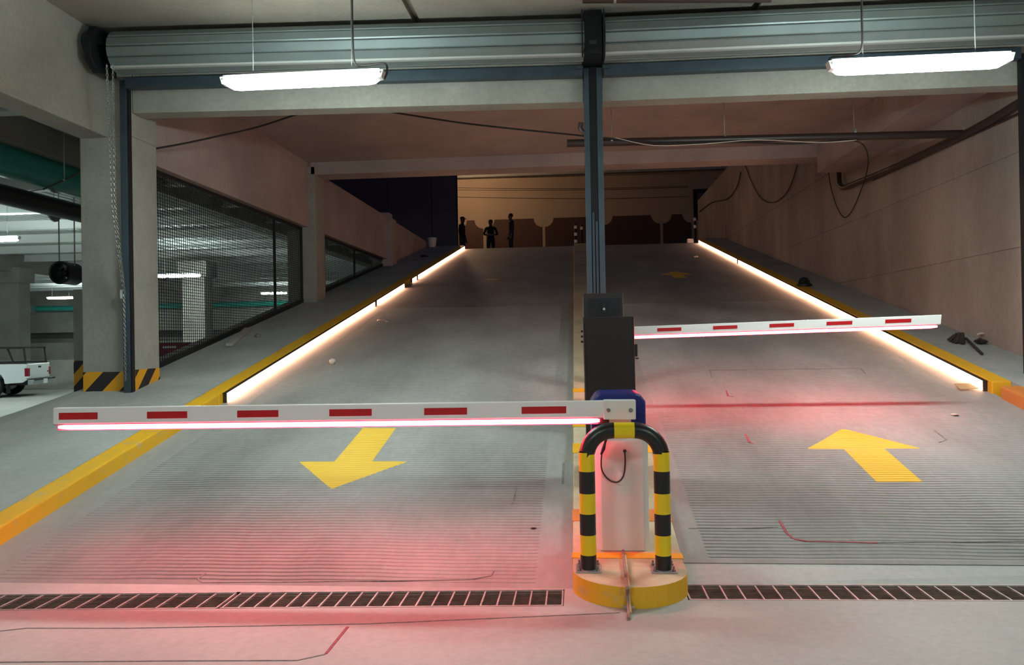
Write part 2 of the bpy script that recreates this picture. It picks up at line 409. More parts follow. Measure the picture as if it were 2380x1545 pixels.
box('shaft', -5.80, -5.16, 8.66, 9.2, 0, 3.93, 'concrete', c1, bev=.012); box('shaft_head', -5.44, -5.16, 8.66, 9.2, 3.93, CEIL, 'concrete', c1)
stripes(c1, (-5.795, 8.66, .5), (1, 0, 0), None, .63, .5, 1.17, 6, .42, .21, 1.0, (0, -1, 0))
stripes(c1, (-5.16, 8.665, .5), (0, 1, 0), None, .53, .5, 1.19, 6, .36, .18, .9, (1, 0, 0))
c2 = thing('concrete_column', 'concrete column halfway up the ramp between the two mesh screens', 'column', (-5.5, 15.5, 0), 'columns along the mesh screens')
box('shaft', -5.8, -5.2, 15.2, 15.75, 0, 5.0, 'concrete', c2, bev=.012); box('shaft_head', -5.7, -5.25, 15.25, 15.7, 5.0, CEIL + .1, 'concrete_passage', c2)
c3 = thing('concrete_column', 'concrete column nearest the top of the ramp, rising just above the parapet', 'column', (-5.5, 22, 0), 'columns along the mesh screens')
box('shaft', -5.8, -5.2, 21.7, 22.25, 0, 4.95, 'concrete_passage', c3, bev=.012); box('shaft_cap', -5.7, -5.3, 21.75, 22.2, 4.95, 5.12, 'concrete_passage', c3, bev=.02)
pr = thing('concrete_pier', 'short pale concrete pier with narrow hazard stripes behind the gate column', 'pier', (-6.2, 9.62, 0))
box('shaft', -6.42, -5.98, 9.4, 9.85, 0, 2.2, 'concrete', pr, bev=.012)
stripes(pr, (-6.415, 9.4, .35), (1, 0, 0), None, .43, .35, 1.29, 6, .29, .14, .95, (0, -1, 0))
for k, (px, y, wd, lab) in enumerate(((30, 26.5, .95, 'broad pale concrete column behind the white pickup truck'), (462, 26., .8, 'pale concrete column standing behind the wire mesh screen'))):
    p = at(px, 850, y=y); t = thing('garage_column', lab, 'column', (p.x, y, 0)); box('shaft', p.x - wd / 2, p.x + wd / 2, y - .3, y + .3, 0, 4.3, 'concrete', t, bev=.015)
    box('capital', p.x - wd / 2 - .12, p.x + wd / 2 + .12, y - .4, y + .4, 3.75, 4.3, 'concrete', t, bev=.02)

# ================================================================== ROLLER SHUTTERS AND THEIR FRAME
def shutter(label, a, b, side):
    a, b = Vector(a), Vector(b); d = (b - a); d.z = 0; L = d.length; d.normalize(); nrm = Vector((d.y, -d.x, 0))
    mid = (a + b) / 2; t = thing('roller_shutter', label, 'shutter', (mid.x, mid.y, 4.56), 'rolled-up shutters over the ramp')
    zc, off, r, n = 4.775, .33, .215, 12
    for k in range(n):
        an = 2 * PI * (k + .5) / n; hw = r * math.tan(PI / n) * .93
        rad = nrm * math.cos(an) + Vector((0, 0, math.sin(an))); tg = -nrm * math.sin(an) + Vector((0, 0, math.cos(an)))
        c0 = a + nrm * off + Vector((0, 0, zc)); c1_ = b + nrm * off + Vector((0, 0, zc)); vs = []
        for c in (c0, c1_):
            for (h, q) in ((-hw, 0), (-hw * .8, .012), (hw * .8, .012), (hw, 0), (hw, -.014), (-hw, -.014)): vs.append(c + rad * (r + q) + tg * h)
        obj('slat', vs, [(0, 1, 2, 3, 4, 5), (6, 7, 8, 9, 10, 11)] + [(i, (i + 1) % 6, 6 + (i + 1) % 6, 6 + i) for i in range(6)], 'slat', t)
    MB().tube([a + nrm * off + Vector((0, 0, zc)), b + nrm * off + Vector((0, 0, zc))], .17, 14).build('barrel', 'steel_dark', t, True)
    q = nrm * (off + .09); mb = MB(); mb.bar(a + q + Vector((0, 0, 4.575)), b + q + Vector((0, 0, 4.575)), .05, r2=.012); mb.build('bottom_bar', 'slat_edge', t)
    q = nrm * .12; mb = MB(); mb.bar(a + q + Vector((0, 0, 4.495)), b + q + Vector((0, 0, 4.495)), .05, r2=.06); mb.build('head_beam', 'steel_navy', t)
    return t, nrm
sl, nl = shutter('rolled-up shutter on the chain-drive side, over the descending lane', (-5.14, 8.66, 0), (.105, 8.95, 0), -1)
sr, nr = shutter('rolled-up shutter over the lane with the upward arrow', (.355, 8.955, 0), (4.87, 9.02, 0), 1)
br = Vector((-5.27, 8.64, 0)) + nl * .33
mb = MB(); pl = [(br.y - .25, 4.62), (br.y - .27, 4.83), (br.y - .16, 5.02), (br.y + .1, 5.03), (br.y + .22, 4.85), (br.y + .22, 4.56), (br.y - .1, 4.52)]
mb.prism(pl, 'x', -5.33, -5.25); mb.build('end_bracket', 'steel_dark', sl, bev=.008)
MB().lathe([(.0, -.12), (.12, -.12), (.14, -.08), (.14, .0), (.0, .0)], (-5.33, br.y - .02, 4.88), 16, 'x').build('chain_wheel', 'steel_navy', sl)
mb = MB(); mb.bar((-5.68, br.y - .1, 4.87), (-5.2, br.y - .1, 4.87), .03, r2=.045); mb.build('mounting_angle', 'steel_dark', sl)
mb = MB(); mb.bar((-5.33, br.y - .12, 4.6), (-5.29, 8.5, 4.56), .03, r2=.03); mb.build('strut', 'steel_dark', sl)
for tt, x in ((sl, .114), (sr, .347)):
    yy = 8.93 - .33; pl = [(yy - .26, 4.56), (yy - .26, 5.0), (yy + .26, 5.0), (yy + .26, 4.56)]
    MB().prism(pl, 'x', x - .008, x + .008).build('end_bracket', 'steel_dark', tt)
# hand chain: two strands of oval links
mb = MB()
def links(p, q, n):
    p, q = Vector(p), Vector(q); d = (q - p).normalized()
    for i in range(n):
        c = p + (q - p) * ((i + .5) / n); h = (q - p).length / n * .62; sx = Vector((1, 0, 0)) if i % 2 else Vector((0, 1, 0))
        mb.tube([c + d * (h * math.cos(a)) + sx * (.011 * math.sin(a)) for a in [k * PI / 4 for k in range(8)]] + [c + d * h], .0036, 4, cap=False)
ct = at(248, 150, y=8.05); a1 = at(262, 480, y=8.3); a2 = at(288, 685, y=8.5); a3 = at(292, 885, y=8.52)
links(ct, a1, 50); links(a1, a2, 36); links(a2, a3, 36); links(ct + Vector((.07, 0, 0)), a1 + Vector((.03, 0, 0)), 50); links(a1 + Vector((.03, 0, 0)), a2 + Vector((.012, 0, 0)), 36)
ch = tag(mb.build('hand_chain', 'chain_steel'), 'galvanised hand chain hanging from the shutter drive in front of the column', 'chain')
g = thing('shutter_guide', 'dark blue steel guide post fixed to the striped concrete column', 'guide post', (-5.2, 8.6, .9), 'shutter guide posts')
box('guide_channel', -5.245, -5.165, 8.57, 8.65, .9, 4.56, 'steel_navy', g, bev=.006); box('guide_slot', -5.163, -5.145, 8.585, 8.64, .88, 4.5, 'steel_dark', g); box('latch', -5.26, -5.235, 8.55, 8.58, 2.02, 2.12, 'galvanised', g)
g = thing('shutter_guide', 'dark blue steel guide post against the right-hand concrete wall', 'guide post', (4.92, 8.95, .9), 'shutter guide posts')
box('guide_channel', 4.93, 5.02, 8.86, 8.98, .9, 4.5, 'steel_navy', g, bev=.006); box('guide_slot', 4.885, 4.935, 8.88, 8.96, .95, 4.5, 'steel_dark', g); box('foot_plate', 4.89, 5.04, 8.84, 9.0, .93, .955, 'steel_dark', g)
g = thing('gate_mullion', 'double-channel steel post between the two rolled-up shutters', 'guide post', (.228, 8.92, 1.0))
zb = islz(8.9) - .01
for x0, x1 in ((.125, .185), (.272, .335)):
    box('channel', x0, x1, 8.86, 8.98, zb, 4.55, 'steel_navy', g, bev=.005)
box('web', .185, .272, 8.90, 8.965, zb, 5.0, 'steel_dark', g); box('seal_strip', .195, .222, 8.88, 8.9, zb, 2.9, 'steel_navy', g); box('seal_strip', .236, .262, 8.88, 8.9, zb, 2.8, 'steel_navy', g)
box('stop_tab', .04, .12, 8.74, 8.775, 4.505, 4.54, 'steel_navy', sl); box('stop_tab', .34, .42, 8.74, 8.775, 4.5, 4.535, 'steel_navy', sr); box('dark_gap_fill', .13, .33, 8.45, 8.9, 4.57, 5.04, 'steel_dark', g, bev=.004); box('tie_plate', .19, .268, 8.43, 8.45, 4.66, 4.7, 'steel_navy', g)  # black box added to paint in the dark gap between the coils

# ================================================================== FLUORESCENT BATTENS
def batten(loc, label, group, rot=0, drop=1.6, cable=None):
    t = thing('batten_light', label, 'light', loc, group); x, y, z = loc; hl = .76
    prof = [(-.06, .012), (-.10, .0), (-.108, -.010), (-.092, -.04), (-.05, -.058), (.05, -.058), (.092, -.04), (.108, -.010), (.10, .0), (.06, .012)]
    vs = []; st = ((-hl + .06, .55), (-hl + .10, .9), (-hl + .16, 1), (hl - .16, 1), (hl - .10, .9), (hl - .06, .55))
    for xx, k in st: vs += [(x + xx, y + p[0] * k, z + p[1] * k) for p in prof]
    n = len(prof); fs = [tuple(range(n)), tuple(range(5 * n, 6 * n))]
    for i in range(5): fs += [(i * n + k, i * n + (k + 1) % n, (i + 1) * n + (k + 1) % n, (i + 1) * n + k) for k in range(n)]
    obj('diffuser', vs, fs, 'tube_light', t, True)
    mb = MB().prism([(y - .052, z + .013), (y + .052, z + .013), (y + .04, z + .06), (y - .04, z + .06)], 'x', x - hl + .03, x + hl - .03); mb.build('housing', 'housing', t)
    for s in (-1, 1):
        MB().prism([(x + s * (hl - .06), z - .03), (x + s * (hl - .06), z + .05), (x + s * hl, z + .045), (x + s * (hl - .02), z - .02)], 'y', y - .045, y + .045).build('end_cap', 'housing', t)
        wx = x + s * .46; mb = MB().bar((wx, y, z + .06), (wx, y, z + drop), .0025); mb.build('suspension_wire', 'wire_grey', t)
    if cable: MB().tube(arc(cable, 6), .009, 6).build('power_cable', 'wire_dark', t, True)
    return t
zt = CEIL - .001
LY = 6.85; p = at(703, 198, y=LY)
batten((p.x, LY, p.z + .05), 'lit batten light hanging before the shutter with the chain drive', 'battens before the shutters', drop=zt - p.z - .05,
       cable=[at(818, -40, y=LY), at(820, 90, y=LY), at(826, 148, y=LY), at(850, 152, y=LY), at(893, 147, y=LY), at(900, 165, y=LY), at(893, 185, y=LY)])
p = at(2136, 160, y=LY)
batten((p.x, LY, p.z + .045), 'lit batten light hanging before the shutter on the concrete wall side', 'battens before the shutters', drop=zt - p.z - .045,
       cable=[at(2002, -60, y=LY), at(2003, 40, y=LY), at(2003, 108, y=LY), at(1985, 128, y=LY), at(1940, 131, y=LY), at(1927, 140, y=LY), at(1942, 157, y=LY)])
for k, (px, py, y, lab) in enumerate(((-26, 556, 16.8, 'lit batten light nearest the big teal pipe'), (141, 692, 38, 'lit batten light above the low wall by the pickup truck'), (416, 640, 23.4, 'larger of the two lit batten lights behind the mesh screen'), (637, 681, 40., 'smaller of the two lit batten lights behind the mesh screen'))):
    p = at(px, py, y=y); batten((p.x, y, p.z), lab, 'battens in the parking hall', drop=4.82 - p.z)
for x, y, w_ in ((-18., 18., 'above the cab of the pickup truck'), (-22, 28, 'beyond the low wall')):  # unseen battens added to brighten the parking hall
    batten((x, y, 3.7), 'added unseen batten light deep in the parking hall ' + w_, 'added parking hall battens', drop=1.12)
for x, y, w_ in ((-2.45, -.8, 'in line with the left lane'), (2.95, -.8, 'in line with the right lane'), (-10., -.8, 'beyond the left concrete beam')):
    batten((x, y, 3.78), 'lit batten light over the entrance floor ' + w_, 'entrance battens', drop=zt - 3.78 if x > -5 else 1.04)

# ================================================================== BOOM BARRIERS
def boom(parent, tl, bl, tr_, br_, y, th, led, refl, nm='boom', baffle=False, lm='red_light'):
    """tl,bl,tr,br: outline corners of the white beam on plane y"""
    A, B, C, D = [Vector(k) for k in (tl, bl, br_, tr_)]
    vs = [A, B, C, D] + [k + Vector((0, th, 0)) for k in (A, B, C, D)]
    bo = obj(nm, vs, [(0, 1, 2, 3), (4, 5, 6, 7), (0, 1, 5, 4), (1, 2, 6, 5), (2, 3, 7, 6), (3, 0, 4, 7)], 'boom_white', parent, bev=.006)
    h0, h1 = led
    p, q = B + Vector((.03 if B.x < C.x else -.03, th * .34, -h0)), C + Vector((-.03 if B.x < C.x else .03, th * .34, -h0))
    MB().tube([p, p + (q - p) * .02, p + (q - p) * .98, q], [h1 * .55, h1, h1, h1 * .55], 10).build('light_strip', lm, bo, True)
    mb = MB(); mb.bar(B + Vector((0, th * .5, -.002)), C + Vector((0, th * .5, -.002)), th * .4, r2=.004); mb.build('strip_channel', 'galvanised', bo)
    if baffle:
        mb = MB(); mb.bar(B + Vector((0, th * .93, -.02)), C + Vector((0, th * .93, -.02)), .003, r2=.024); mb.build('added_baffle', 'galvanised', bo)  # added baffle, keeps the red light off the ramp behind the boom
    for (u0, u1, v0, v1) in refl:
        P = lambda s, t: (A + (D - A) * s) * (1 - t) + (B + (C - B) * s) * t
        f = [P(u0, v0), P(u1, v0), P(u1, v1), P(u0, v1)]; e = Vector((0, -.002, 0))
        MB().add([k + e for k in f] + f, BF).build('reflector', 'reflector_red', bo)
    return bo
BY = 4.79
bx = thing('boom_barrier', 'white cabinet boom barrier with blue hood, boom lowered across the left lane', 'barrier', (.26, 5.05, islz(5.05)))
c0, c1x = at(1384, 1100, y=4.9).x, at(1508, 1100, y=4.9).x
zt0 = at(1450, 1012, y=4.9).z; zb0 = at(1450, 1280, y=4.9).z; zh = at(1440, 912, y=4.95).z
ch_ = .035
mb = MB().prism([(c0, 4.9 + ch_), (c0 + ch_, 4.9), (c1x - ch_, 4.9), (c1x, 4.9 + ch_), (c1x, 5.22), (c0, 5.22)], 'z', zb0 + .0, zt0); mb.build('cabinet_body', 'white_coat', bx, bev=.004)
box('plinth', c0 + .015, c1x - .015, 4.915, 5.21, islz(4.9) - .03, zb0 + .004, 'white_coat', bx)
h0, h1 = at(1374, 950, y=4.88).x, at(1501, 950, y=4.88).x
mb = MB().prism([(h0, zt0 - .01), (h0, zh - .06), (h0 + .035, zh - .01), (h0 + .06, zh), (h1 - .06, zh), (h1 - .03, zh - .01), (h1, zh - .05), (h1, zt0 - .01)], 'y', 4.88, 5.24); mb.build('hood', 'blue_coat', bx, bev=.012)
tl, bl, tr_, br_ = at(123, 948, y=BY), at(123, 986, y=BY), at(1405, 931, y=BY), at(1405, 970, y=BY)
rf = []
for a, b in ((138, 233), (353, 450), (569, 666), (785, 883), (1003, 1100), (1222, 1321)):
    rf.append(((a - 123) / 1282, (b - 123) / 1282, .30, .72))
bo = boom(bx, tl, bl, tr_, br_, BY, .045, (.02, .0165), rf, baffle=True)
q0, q1, q2, q3 = at(1403, 930, y=BY - .012), at(1478, 930, y=BY - .012), at(1478, 975, y=BY - .012), at(1403, 975, y=BY - .012)
cl = MB().add([q0, q3, q2, q1] + [k + Vector((0, .085, 0)) for k in (q0, q3, q2, q1)], [(0, 1, 2, 3), (4, 5, 6, 7), (0, 1, 5, 4), (1, 2, 6, 5), (2, 3, 7, 6), (3, 0, 4, 7)]).build('clamp', 'white_coat', bx, bev=.006)
for px in (1414, 1466):
    p = at(px, 953, y=BY - .012); MB().lathe([(.0, -.012), (.009, -.012), (.013, -.006), (.013, .002), (.0, .002)], p, 8, 'y').build('bolt', 'bolt', cl)
p = at(1440, 978, y=4.86); MB().lathe([(.0, 0), (.07, 0), (.07, .06), (.0, .06)], (p.x, 4.83, p.z), 16, 'y').build('drive_flange', 'white_coat', bx, True)
p = at(1395, 975, y=4.82); box('bearing_block', p.x - .012, p.x + .055, 4.82, 4.88, p.z - .025, p.z + .012, 'rubber', bx)
MB().tube(arc([at(1410, 1016, y=4.86), at(1404, 1035, y=4.86), at(1398, 1060, y=4.875), at(1399, 1092, y=4.885), at(1415, 1114, y=4.888), at(1435, 1120, y=4.888), at(1449, 1105, y=4.888), at(1453, 1075, y=4.885), at(1452, 1050, y=4.892)], 6), .005, 6).build('signal_cable', 'wire_dark', bx, True)
MB().tube([at(1409, 1020, y=4.858), at(1406, 1030, y=4.86), at(1403, 1042, y=4.865), at(1397, 1056, y=4.872)], [.008, .008, .011, .007], 8).build('cable_plug', 'rubber', bx, True)
p = at(1452, 1048, y=4.895); MB().lathe([(0, -.012), (.008, -.012), (.011, 0), (0, 0)], (p.x, 4.9, p.z), 10, 'y').build('cable_gland', 'rubber', bx)
p = at(1441, 1112, y=4.9); pts = [(p.x + .034 * math.sin(a) * (1 if math.cos(a) < 0 else .75), p.z + .042 * math.cos(a) + (.012 if abs(a) < .3 else 0)) for a in [2 * PI * k / 14 for k in range(14)]]
MB().prism(pts, 'y', 4.893, 4.902).build('lock_cover', 'housing', bx, bev=.002)
# black ticket machine on the island, seen from behind
tm = thing('ticket_machine', 'tall black metal ticket machine on the island behind the white barrier cabinet', 'ticket machine', (.26, 6.2, islz(6.2)))
k0, k1, k2, k3 = at(1354, 737, y=6.05), at(1474, 734, y=6.05), at(1478, 905, y=6.05), at(1361, 905, y=6.05)
zb2 = islz(6.2) - .03
bot0, bot1 = k3.x + .004, k2.x
vs = [(bot0, 6.05, zb2), (bot1, 6.05, zb2), (bot1, 6.37, zb2), (bot0, 6.37, zb2), (k0.x, 6.05, k0.z), (k1.x, 6.05, k0.z), (k1.x, 6.37, k0.z), (k0.x, 6.37, k0.z)]
obj('cabinet_body', vs, BF, 'black_coat', tm, bev=.012)
vs = [(bot0 + .02, 6.042, zb2 + .06), (bot1 - .02, 6.042, zb2 + .06), (bot1 - .02, 6.05, zb2 + .06), (bot0 + .02, 6.05, zb2 + .06), (k0.x + .018, 6.042, k0.z - .02), (k1.x - .018, 6.042, k0.z - .02), (k1.x - .018, 6.05, k0.z - .02), (k0.x + .018, 6.05, k0.z - .02)]
obj('rear_panel', vs, BF, 'black_coat', tm, bev=.003)
for py in (770, 782, 794):
    p = at(1352, py, y=6.15); box('louvre', p.x - .006, p.x + .02, 6.12, 6.3, p.z - .008, p.z + .008, 'black_coat', tm)
p = at(1479, 815, y=6.05); box('handle', p.x - .012, p.x + .012, 6.08, 6.11, p.z - .045, p.z + .05, 'rubber', tm, bev=.003); box('handle_lever', p.x - .005, p.x + .02, 6.085, 6.1, p.z - .065, p.z - .055, 'rubber', tm)
# second barrier behind it, boom over the right lane
RY = 7.88
b2 = thing('boom_barrier', 'black cabinet boom barrier with a lock on its door, boom lowered across the right lane', 'barrier', (.22, 7.6, islz(7.6)))
m0, m1 = at(1355, 682, y=7.4), at(1448, 682, y=7.4)
box('cabinet_body', m0.x, m1.x, 7.4, 7.78, islz(7.6) - .05, m0.z, 'black_coat', b2, bev=.01)
d0, d1 = at(1366, 694, y=7.4), at(1442, 694, y=7.4)
dr = box('door', d0.x, d1.x, 7.392, 7.402, islz(7.4) + .08, d0.z, 'steel_dark', b2, bev=.002)
p = at(1404, 714, y=7.38); box('lock_plate', p.x - .016, p.x + .018, 7.38, 7.393, at(1404, 726, y=7.38).z, at(1404, 702, y=7.38).z, 'rubber', dr, bev=.002)
p = at(1404, 718, y=7.37); MB().lathe([(0, -.006), (.010, -.006), (.012, 0), (0, 0)], (p.x, 7.38, p.z), 10, 'y').build('lock_cylinder', 'slat_edge', dr)
tl, bl, tr_, br_ = at(1392, 762, y=RY), at(1392, 782, y=RY), at(2189, 731, y=RY), at(2187, 754, y=RY)
rf = [((a - 1392) / 797, (b - 1392) / 797, .28, .66) for a, b in ((1532, 1589), (1664, 1721), (1796, 1853), (1928, 1987), (2062, 2121))]
boom(b2, tl, bl, tr_, br_, RY, .045, (.018, .0165), rf, lm='red_light_strong')
p = at(1405, 772, y=RY); box('clamp', p.x - .06, p.x + .2, RY - .006, RY + .07, p.z - .065, p.z + .06, 'white_coat', b2, bev=.004)
MB().lathe([(.0, 0), (.06, 0), (.06, .12), (.0, .12)], (p.x, 7.77, p.z), 14, 'y').build('drive_flange', 'steel_dark', b2)
# hoop guard
HY = 4.6; zi = .118
hg = thing('hoop_guard', 'black and yellow steel hoop guard bolted to the island nose', 'hoop guard', (.258, HY, zi))
xl, xr_ = at(1366, 1200, y=HY).x, at(1540, 1200, y=HY).x; rt = .0475; ztop = at(1450, 1000, y=HY).z
def hz(py): return at(1366, py, y=HY).z
rc = .155
marks = [zi + .008, hz(1287), hz(1241), hz(1192), hz(1145), hz(1094), hz(1050)]
for X in (xl, xr_):
    for k in range(6):
        MB().tube([(X, HY, marks[k]), (X, HY, marks[k + 1])], rt, 20).build('tube_band', ('hoop_black', 'hoop_yellow')[k % 2], hg, True)
xm0, xm1 = at(1427, 1000, y=HY).x, at(1474, 1000, y=HY).x
for X, sgn, xe in ((xl, 1, xm0), (xr_, -1, xm1)):
    pts = [(X, HY, marks[6])] + [(X + sgn * rc * (1 - math.cos(a)), HY, ztop - rc + rc * math.sin(a)) for a in [PI / 2 * k / 8 for k in range(9)]] + [(xe, HY, ztop)]
    MB().tube(pts, rt, 20, up=(0, 1, 0)).build('tube_bend', 'hoop_black', hg, True)
MB().tube([(xm0, HY, ztop), (xm1, HY, ztop)], rt, 20).build('tube_band', 'hoop_yellow', hg, True)
for X in (xl, xr_):
    fp = box('base_plate', X - .075, X + .075, HY - .07, HY + .09, zi - .002, zi + .01, 'galvanised', hg, bev=.003)
    for a in (-.055, .055):
        for b in (-.05, .07): MB().lathe([(0, 0), (.011, 0), (.011, .012), (.006, .014), (.006, .03), (0, .03)], (X + a, HY + b, zi + .008), 6).build('anchor_bolt', 'bolt', fp)
# cable bundle running down the nose
pts = [at(1448, 1279, y=4.88), at(1449, 1292, z=.15), at(1452, 1318, z=.145), at(1455, 1345, z=.14), at(1457, 1364, z=.138), Vector((.248, 4.272, .09)), Vector((.25, 4.262, .04)), at(1461, 1425, z=.012), at(1462, 1438, z=.008)]
cb = thing('cable_bundle', 'grimy cable bundle running from the white cabinet down over the island nose', 'cable', (.25, 4.3, 0))
MB().tube(arc(pts, 5), .008, 8).build('conduit', 'cable_brown', cb, True)
MB().tube(arc([p + Vector((.012, -.003, .004)) for p in pts[1:-1]], 5), .006, 6).build('loose_wire', 'cardboard', cb, True)
box('strap', .225, .285, 4.245, 4.262, .018, .03, 'galvanised', cb)

# ================================================================== DRAIN GRATES
def grate(label, x0, x1, fn, wd, n):
    t = thing('drain_grate', label, 'drain grate', ((x0 + x1) / 2, fn((x0 + x1) / 2) + wd / 2, -.03), 'trench grates')
    y = lambda x, s: fn(x) + wd * s
    for s in (.03, .97):
        MB().bar((x0, y(x0, s), -.012), (x1, y(x1, s), -.012), .006, r2=.014).build('edge_bar', 'grate_steel', t)
    for i in range(n + 1):
        x = x0 + .004 + (x1 - x0 - .008) * i / n
        MB().bar((x, y(x, .02), -.008), (x, y(x, .98), -.008), .0045, r2=.006).build('cross_bar', 'grate_steel', t)
    mb = MB()
    for k in range(1, 13):
        s = k / 13; mb.bar((x0, y(x0, s), -.006), (x1, y(x1, s), -.006), .0016, r2=.002)
    o = mb.build('bearing_bars', 'rusty', t); o['kind'] = 'stuff'
xj = at(530, 1395, z=0).x
grate('drain grate across the left lane, joined beside the island nose', xj + .012, IL - .055, dfl, .286, 21)
grate('drain grate across the left lane reaching the yellow kerb', KL0 + .01, xj - .012, dfl, .286, 17)
grate('drain grate across the upward-arrow lane beside the island nose', IR - .01, 3.1, dfr, .28, 24)
grate('drain grate across the upward-arrow lane reaching the right wall', 3.13, 5.28, dfr, .28, 21)

# ================================================================== ROAD MARKINGS, SAW CUTS
def arrow(label, cx, ytip, ybase, yend, hw, sw, grp):
    up = ytip > ybase; lo, hi = min(ytip, yend), max(ytip, yend)
    rr = [r for r in rows(lo - .1, hi + .1)]
    ys = sorted(set([r[0] for r in rr] + [ybase - .001, ybase + .001]))
    def half(y):
        if (up and y > ybase) or (not up and y < ybase): return hw * max(0., (ytip - y) / (ytip - ybase))
        return sw
    def hh(y):
        b = (y / PER - math.floor(y / PER + 1e-6)) * PER
        return -1. if .0305 <= b <= .0415 else 0.
    vs, fs, prev = [], [], None; nx = 10
    for y in ys:
        if y < lo or y > hi: continue
        h = half(y); row = []
        for i in range(nx + 1):
            x = cx + h * (2 * i / nx - 1); yy = y - wob(x, y); row.append(len(vs)); vs.append((x, yy, rz(yy) + hh(y) * gdepth(x, y) + .0016))
        if prev: fs += [(prev[i], prev[i + 1], row[i + 1], row[i]) for i in range(nx)]
        prev = row
    return tag(obj('road_arrow', vs, fs, 'arrow_paint'), label, 'road marking', grp)
arrow('yellow painted arrow pointing down the left lane toward the drain', -1.99, 6.09, 6.70, 7.62, .49, .17, 'near arrows')
arrow('yellow painted arrow pointing up the right lane near the island nose', 2.47, 7.52, 6.98, 6.23, .475, .172, 'near arrows')
arrow('faded arrow high on the dark part of the left lane', -2.06, 18.1, 18.8, 19.8, .42, .15, 'far arrows')
arrow('faded arrow high on the dark part of the right lane', 2.46, 19.9, 19.2, 18.2, .42, .15, 'far arrows')
def cut(label, pts, wd, mat, ramp):
    mb = MB()
    P = [Vector(p) for p in pts]
    for a, b in zip(P, P[1:]):
        n = max(1, int((b - a).length / .25)); d = (b - a); s = Vector((-d.y, d.x, 0)).normalized() * wd * .75
        for i in range(n):
            p, q = a + d * (i / n), a + d * ((i + 1) / n)
            j = s * random.uniform(.7, 1.3); k = s * random.uniform(.7, 1.3)
            mb.add([v + Vector((0, 0, e)) for e in (-.004, .0025) for v in (p - j, q - k, q + k, p + j)], BF)
    return tag(mb.build('loop_cut', mat), label, 'floor joint')
F0 = lambda x, y: at(x, y, z=0)
cut('reddish saw cut bending toward the floor in front of the left grate', [F0(808, 1457), F0(757, 1520)], .012, 'seal_red', 0)  # strip in the reddish sealant colour
cut('long grey saw cut in the floor before the left grate', [F0(755, 1521), F0(690, 1535), F0(400, 1536), F0(0, 1539), F0(-200, 1540)], .006, 'seal', 0)
cut('grey sealed joint running from the island nose along the left grate', [F0(1440, 1424), F0(1150, 1437), F0(850, 1450), F0(300, 1460), F0(60, 1460), F0(-120, 1480)], .005, 'seal', 0)
cut('jagged reddish saw cut beside the island in the right lane', [onramp(1812, 1210), onramp(1828, 1238), onramp(1845, 1252), onramp(1880, 1258), onramp(2040, 1261)], .012, 'seal_red', 1)
cut('thin dark cut continuing across the right lane', [onramp(2040, 1261), onramp(2380, 1258), onramp(2600, 1257)], .005, 'seal', 1)
cut('thin dark cut between the island and the jagged reddish cut', [onramp(1600, 1228), onramp(1700, 1228), onramp(1808, 1225)], .005, 'seal', 1)
cut('saw-cut line above the upward arrow, nearest the kerb end', [onramp(1655, 878), onramp(1650, 860), onramp(2000, 856), onramp(2012, 868)], .007, 'seal', 1)
cut('short hooked saw cut in the right lane under the black boom', [onramp(1688, 908), onramp(1692, 920), onramp(1705, 922)], .014, 'seal_red', 1)
cut('short hooked saw cut left of the upward arrow', [onramp(1732, 1008), onramp(1742, 1028), onramp(1752, 1030)], .012, 'seal_red', 1)
cut('short hooked saw cut right of the upward arrow', [onramp(2172, 1000), onramp(2200, 1022), onramp(2182, 1028)], .010, 'seal', 1)
cut('sealed saw-cut loop edge in the left lane just behind the grate', [onramp(478, 1332), onramp(460, 1345), onramp(470, 1354), onramp(700, 1352), onramp(1090, 1347), onramp(1140, 1338), onramp(1148, 1328)], .007, 'seal', 1)
cut('short dark crack beside the island near the white cabinet', [onramp(1310, 1075), onramp(1309, 1095), onramp(1308, 1124)], .012, 'seal', 1)
cut('thin joint beside the left lane margin near the island', [onramp(1200, 1132), onramp(1196, 1150), onramp(1190, 1172)], .006, 'seal', 1)

# ================================================================== WARM LIGHT STRIPS ON THE KERBS
def ledrun(label, x, s, y0, y1):
    t = thing('kerb_light', label, 'light strip', (x, (y0 + y1) / 2, rz((y0 + y1) / 2)), 'light strips along the kerbs'); m = .0
    mb = MB()
    for (y_a, y_b) in ((y0 + .05, y1 - .05),):
        a, b = Vector((x + s * .02, y_a, rz(y_a) + .056)), Vector((x + s * .02, y_b, rz(y_b) + .056)); mb.bar(a, b, .012, r2=.048)
    mb.build('diffuser', 'warm_light', t)
    mb = MB(); mb.bar((x + s * .018, y0, rz(y0) + .112), (x + s * .018, y1, rz(y1) + .112), .018, r2=.006); mb.build('top_rail', 'wire_dark', t)
    for y in (y0 + .02, y1 - .02): box('end_clip', min(x, x + s * .04), max(x, x + s * .04), y - .012, y + .012, rz(y) + .004, rz(y) + .118, 'wire_dark', t)
ly = [8.55, onramp(872, 712).y, onramp(945, 668).y, onramp(958, 660).y, onramp(972, 650).y, CREST - .1]
ledrun('warm light strip on the left kerb, lowest and longest length', KL0, 1, ly[0], ly[1] - .03)
ledrun('warm light strip on the left kerb between two dark clips', KL0, 1, ly[1] + .03, ly[2] - .05)
ledrun('stub of warm light strip on the left kerb below the topmost length', KL0, 1, ly[3] + .15, ly[4] - .04)
ledrun('warm light strip on the left kerb, topmost length', KL0, 1, ly[4] + .04, ly[5])
ry = [8.7, onramp(1725, 612).y, CREST - .2]
ledrun('warm light strip on the right kerb, lower length', KR0, -1, ry[0], ry[1] - .03); ledrun('warm light strip on the right kerb, upper length', KR0, -1, ry[1] + .03, ry[2])

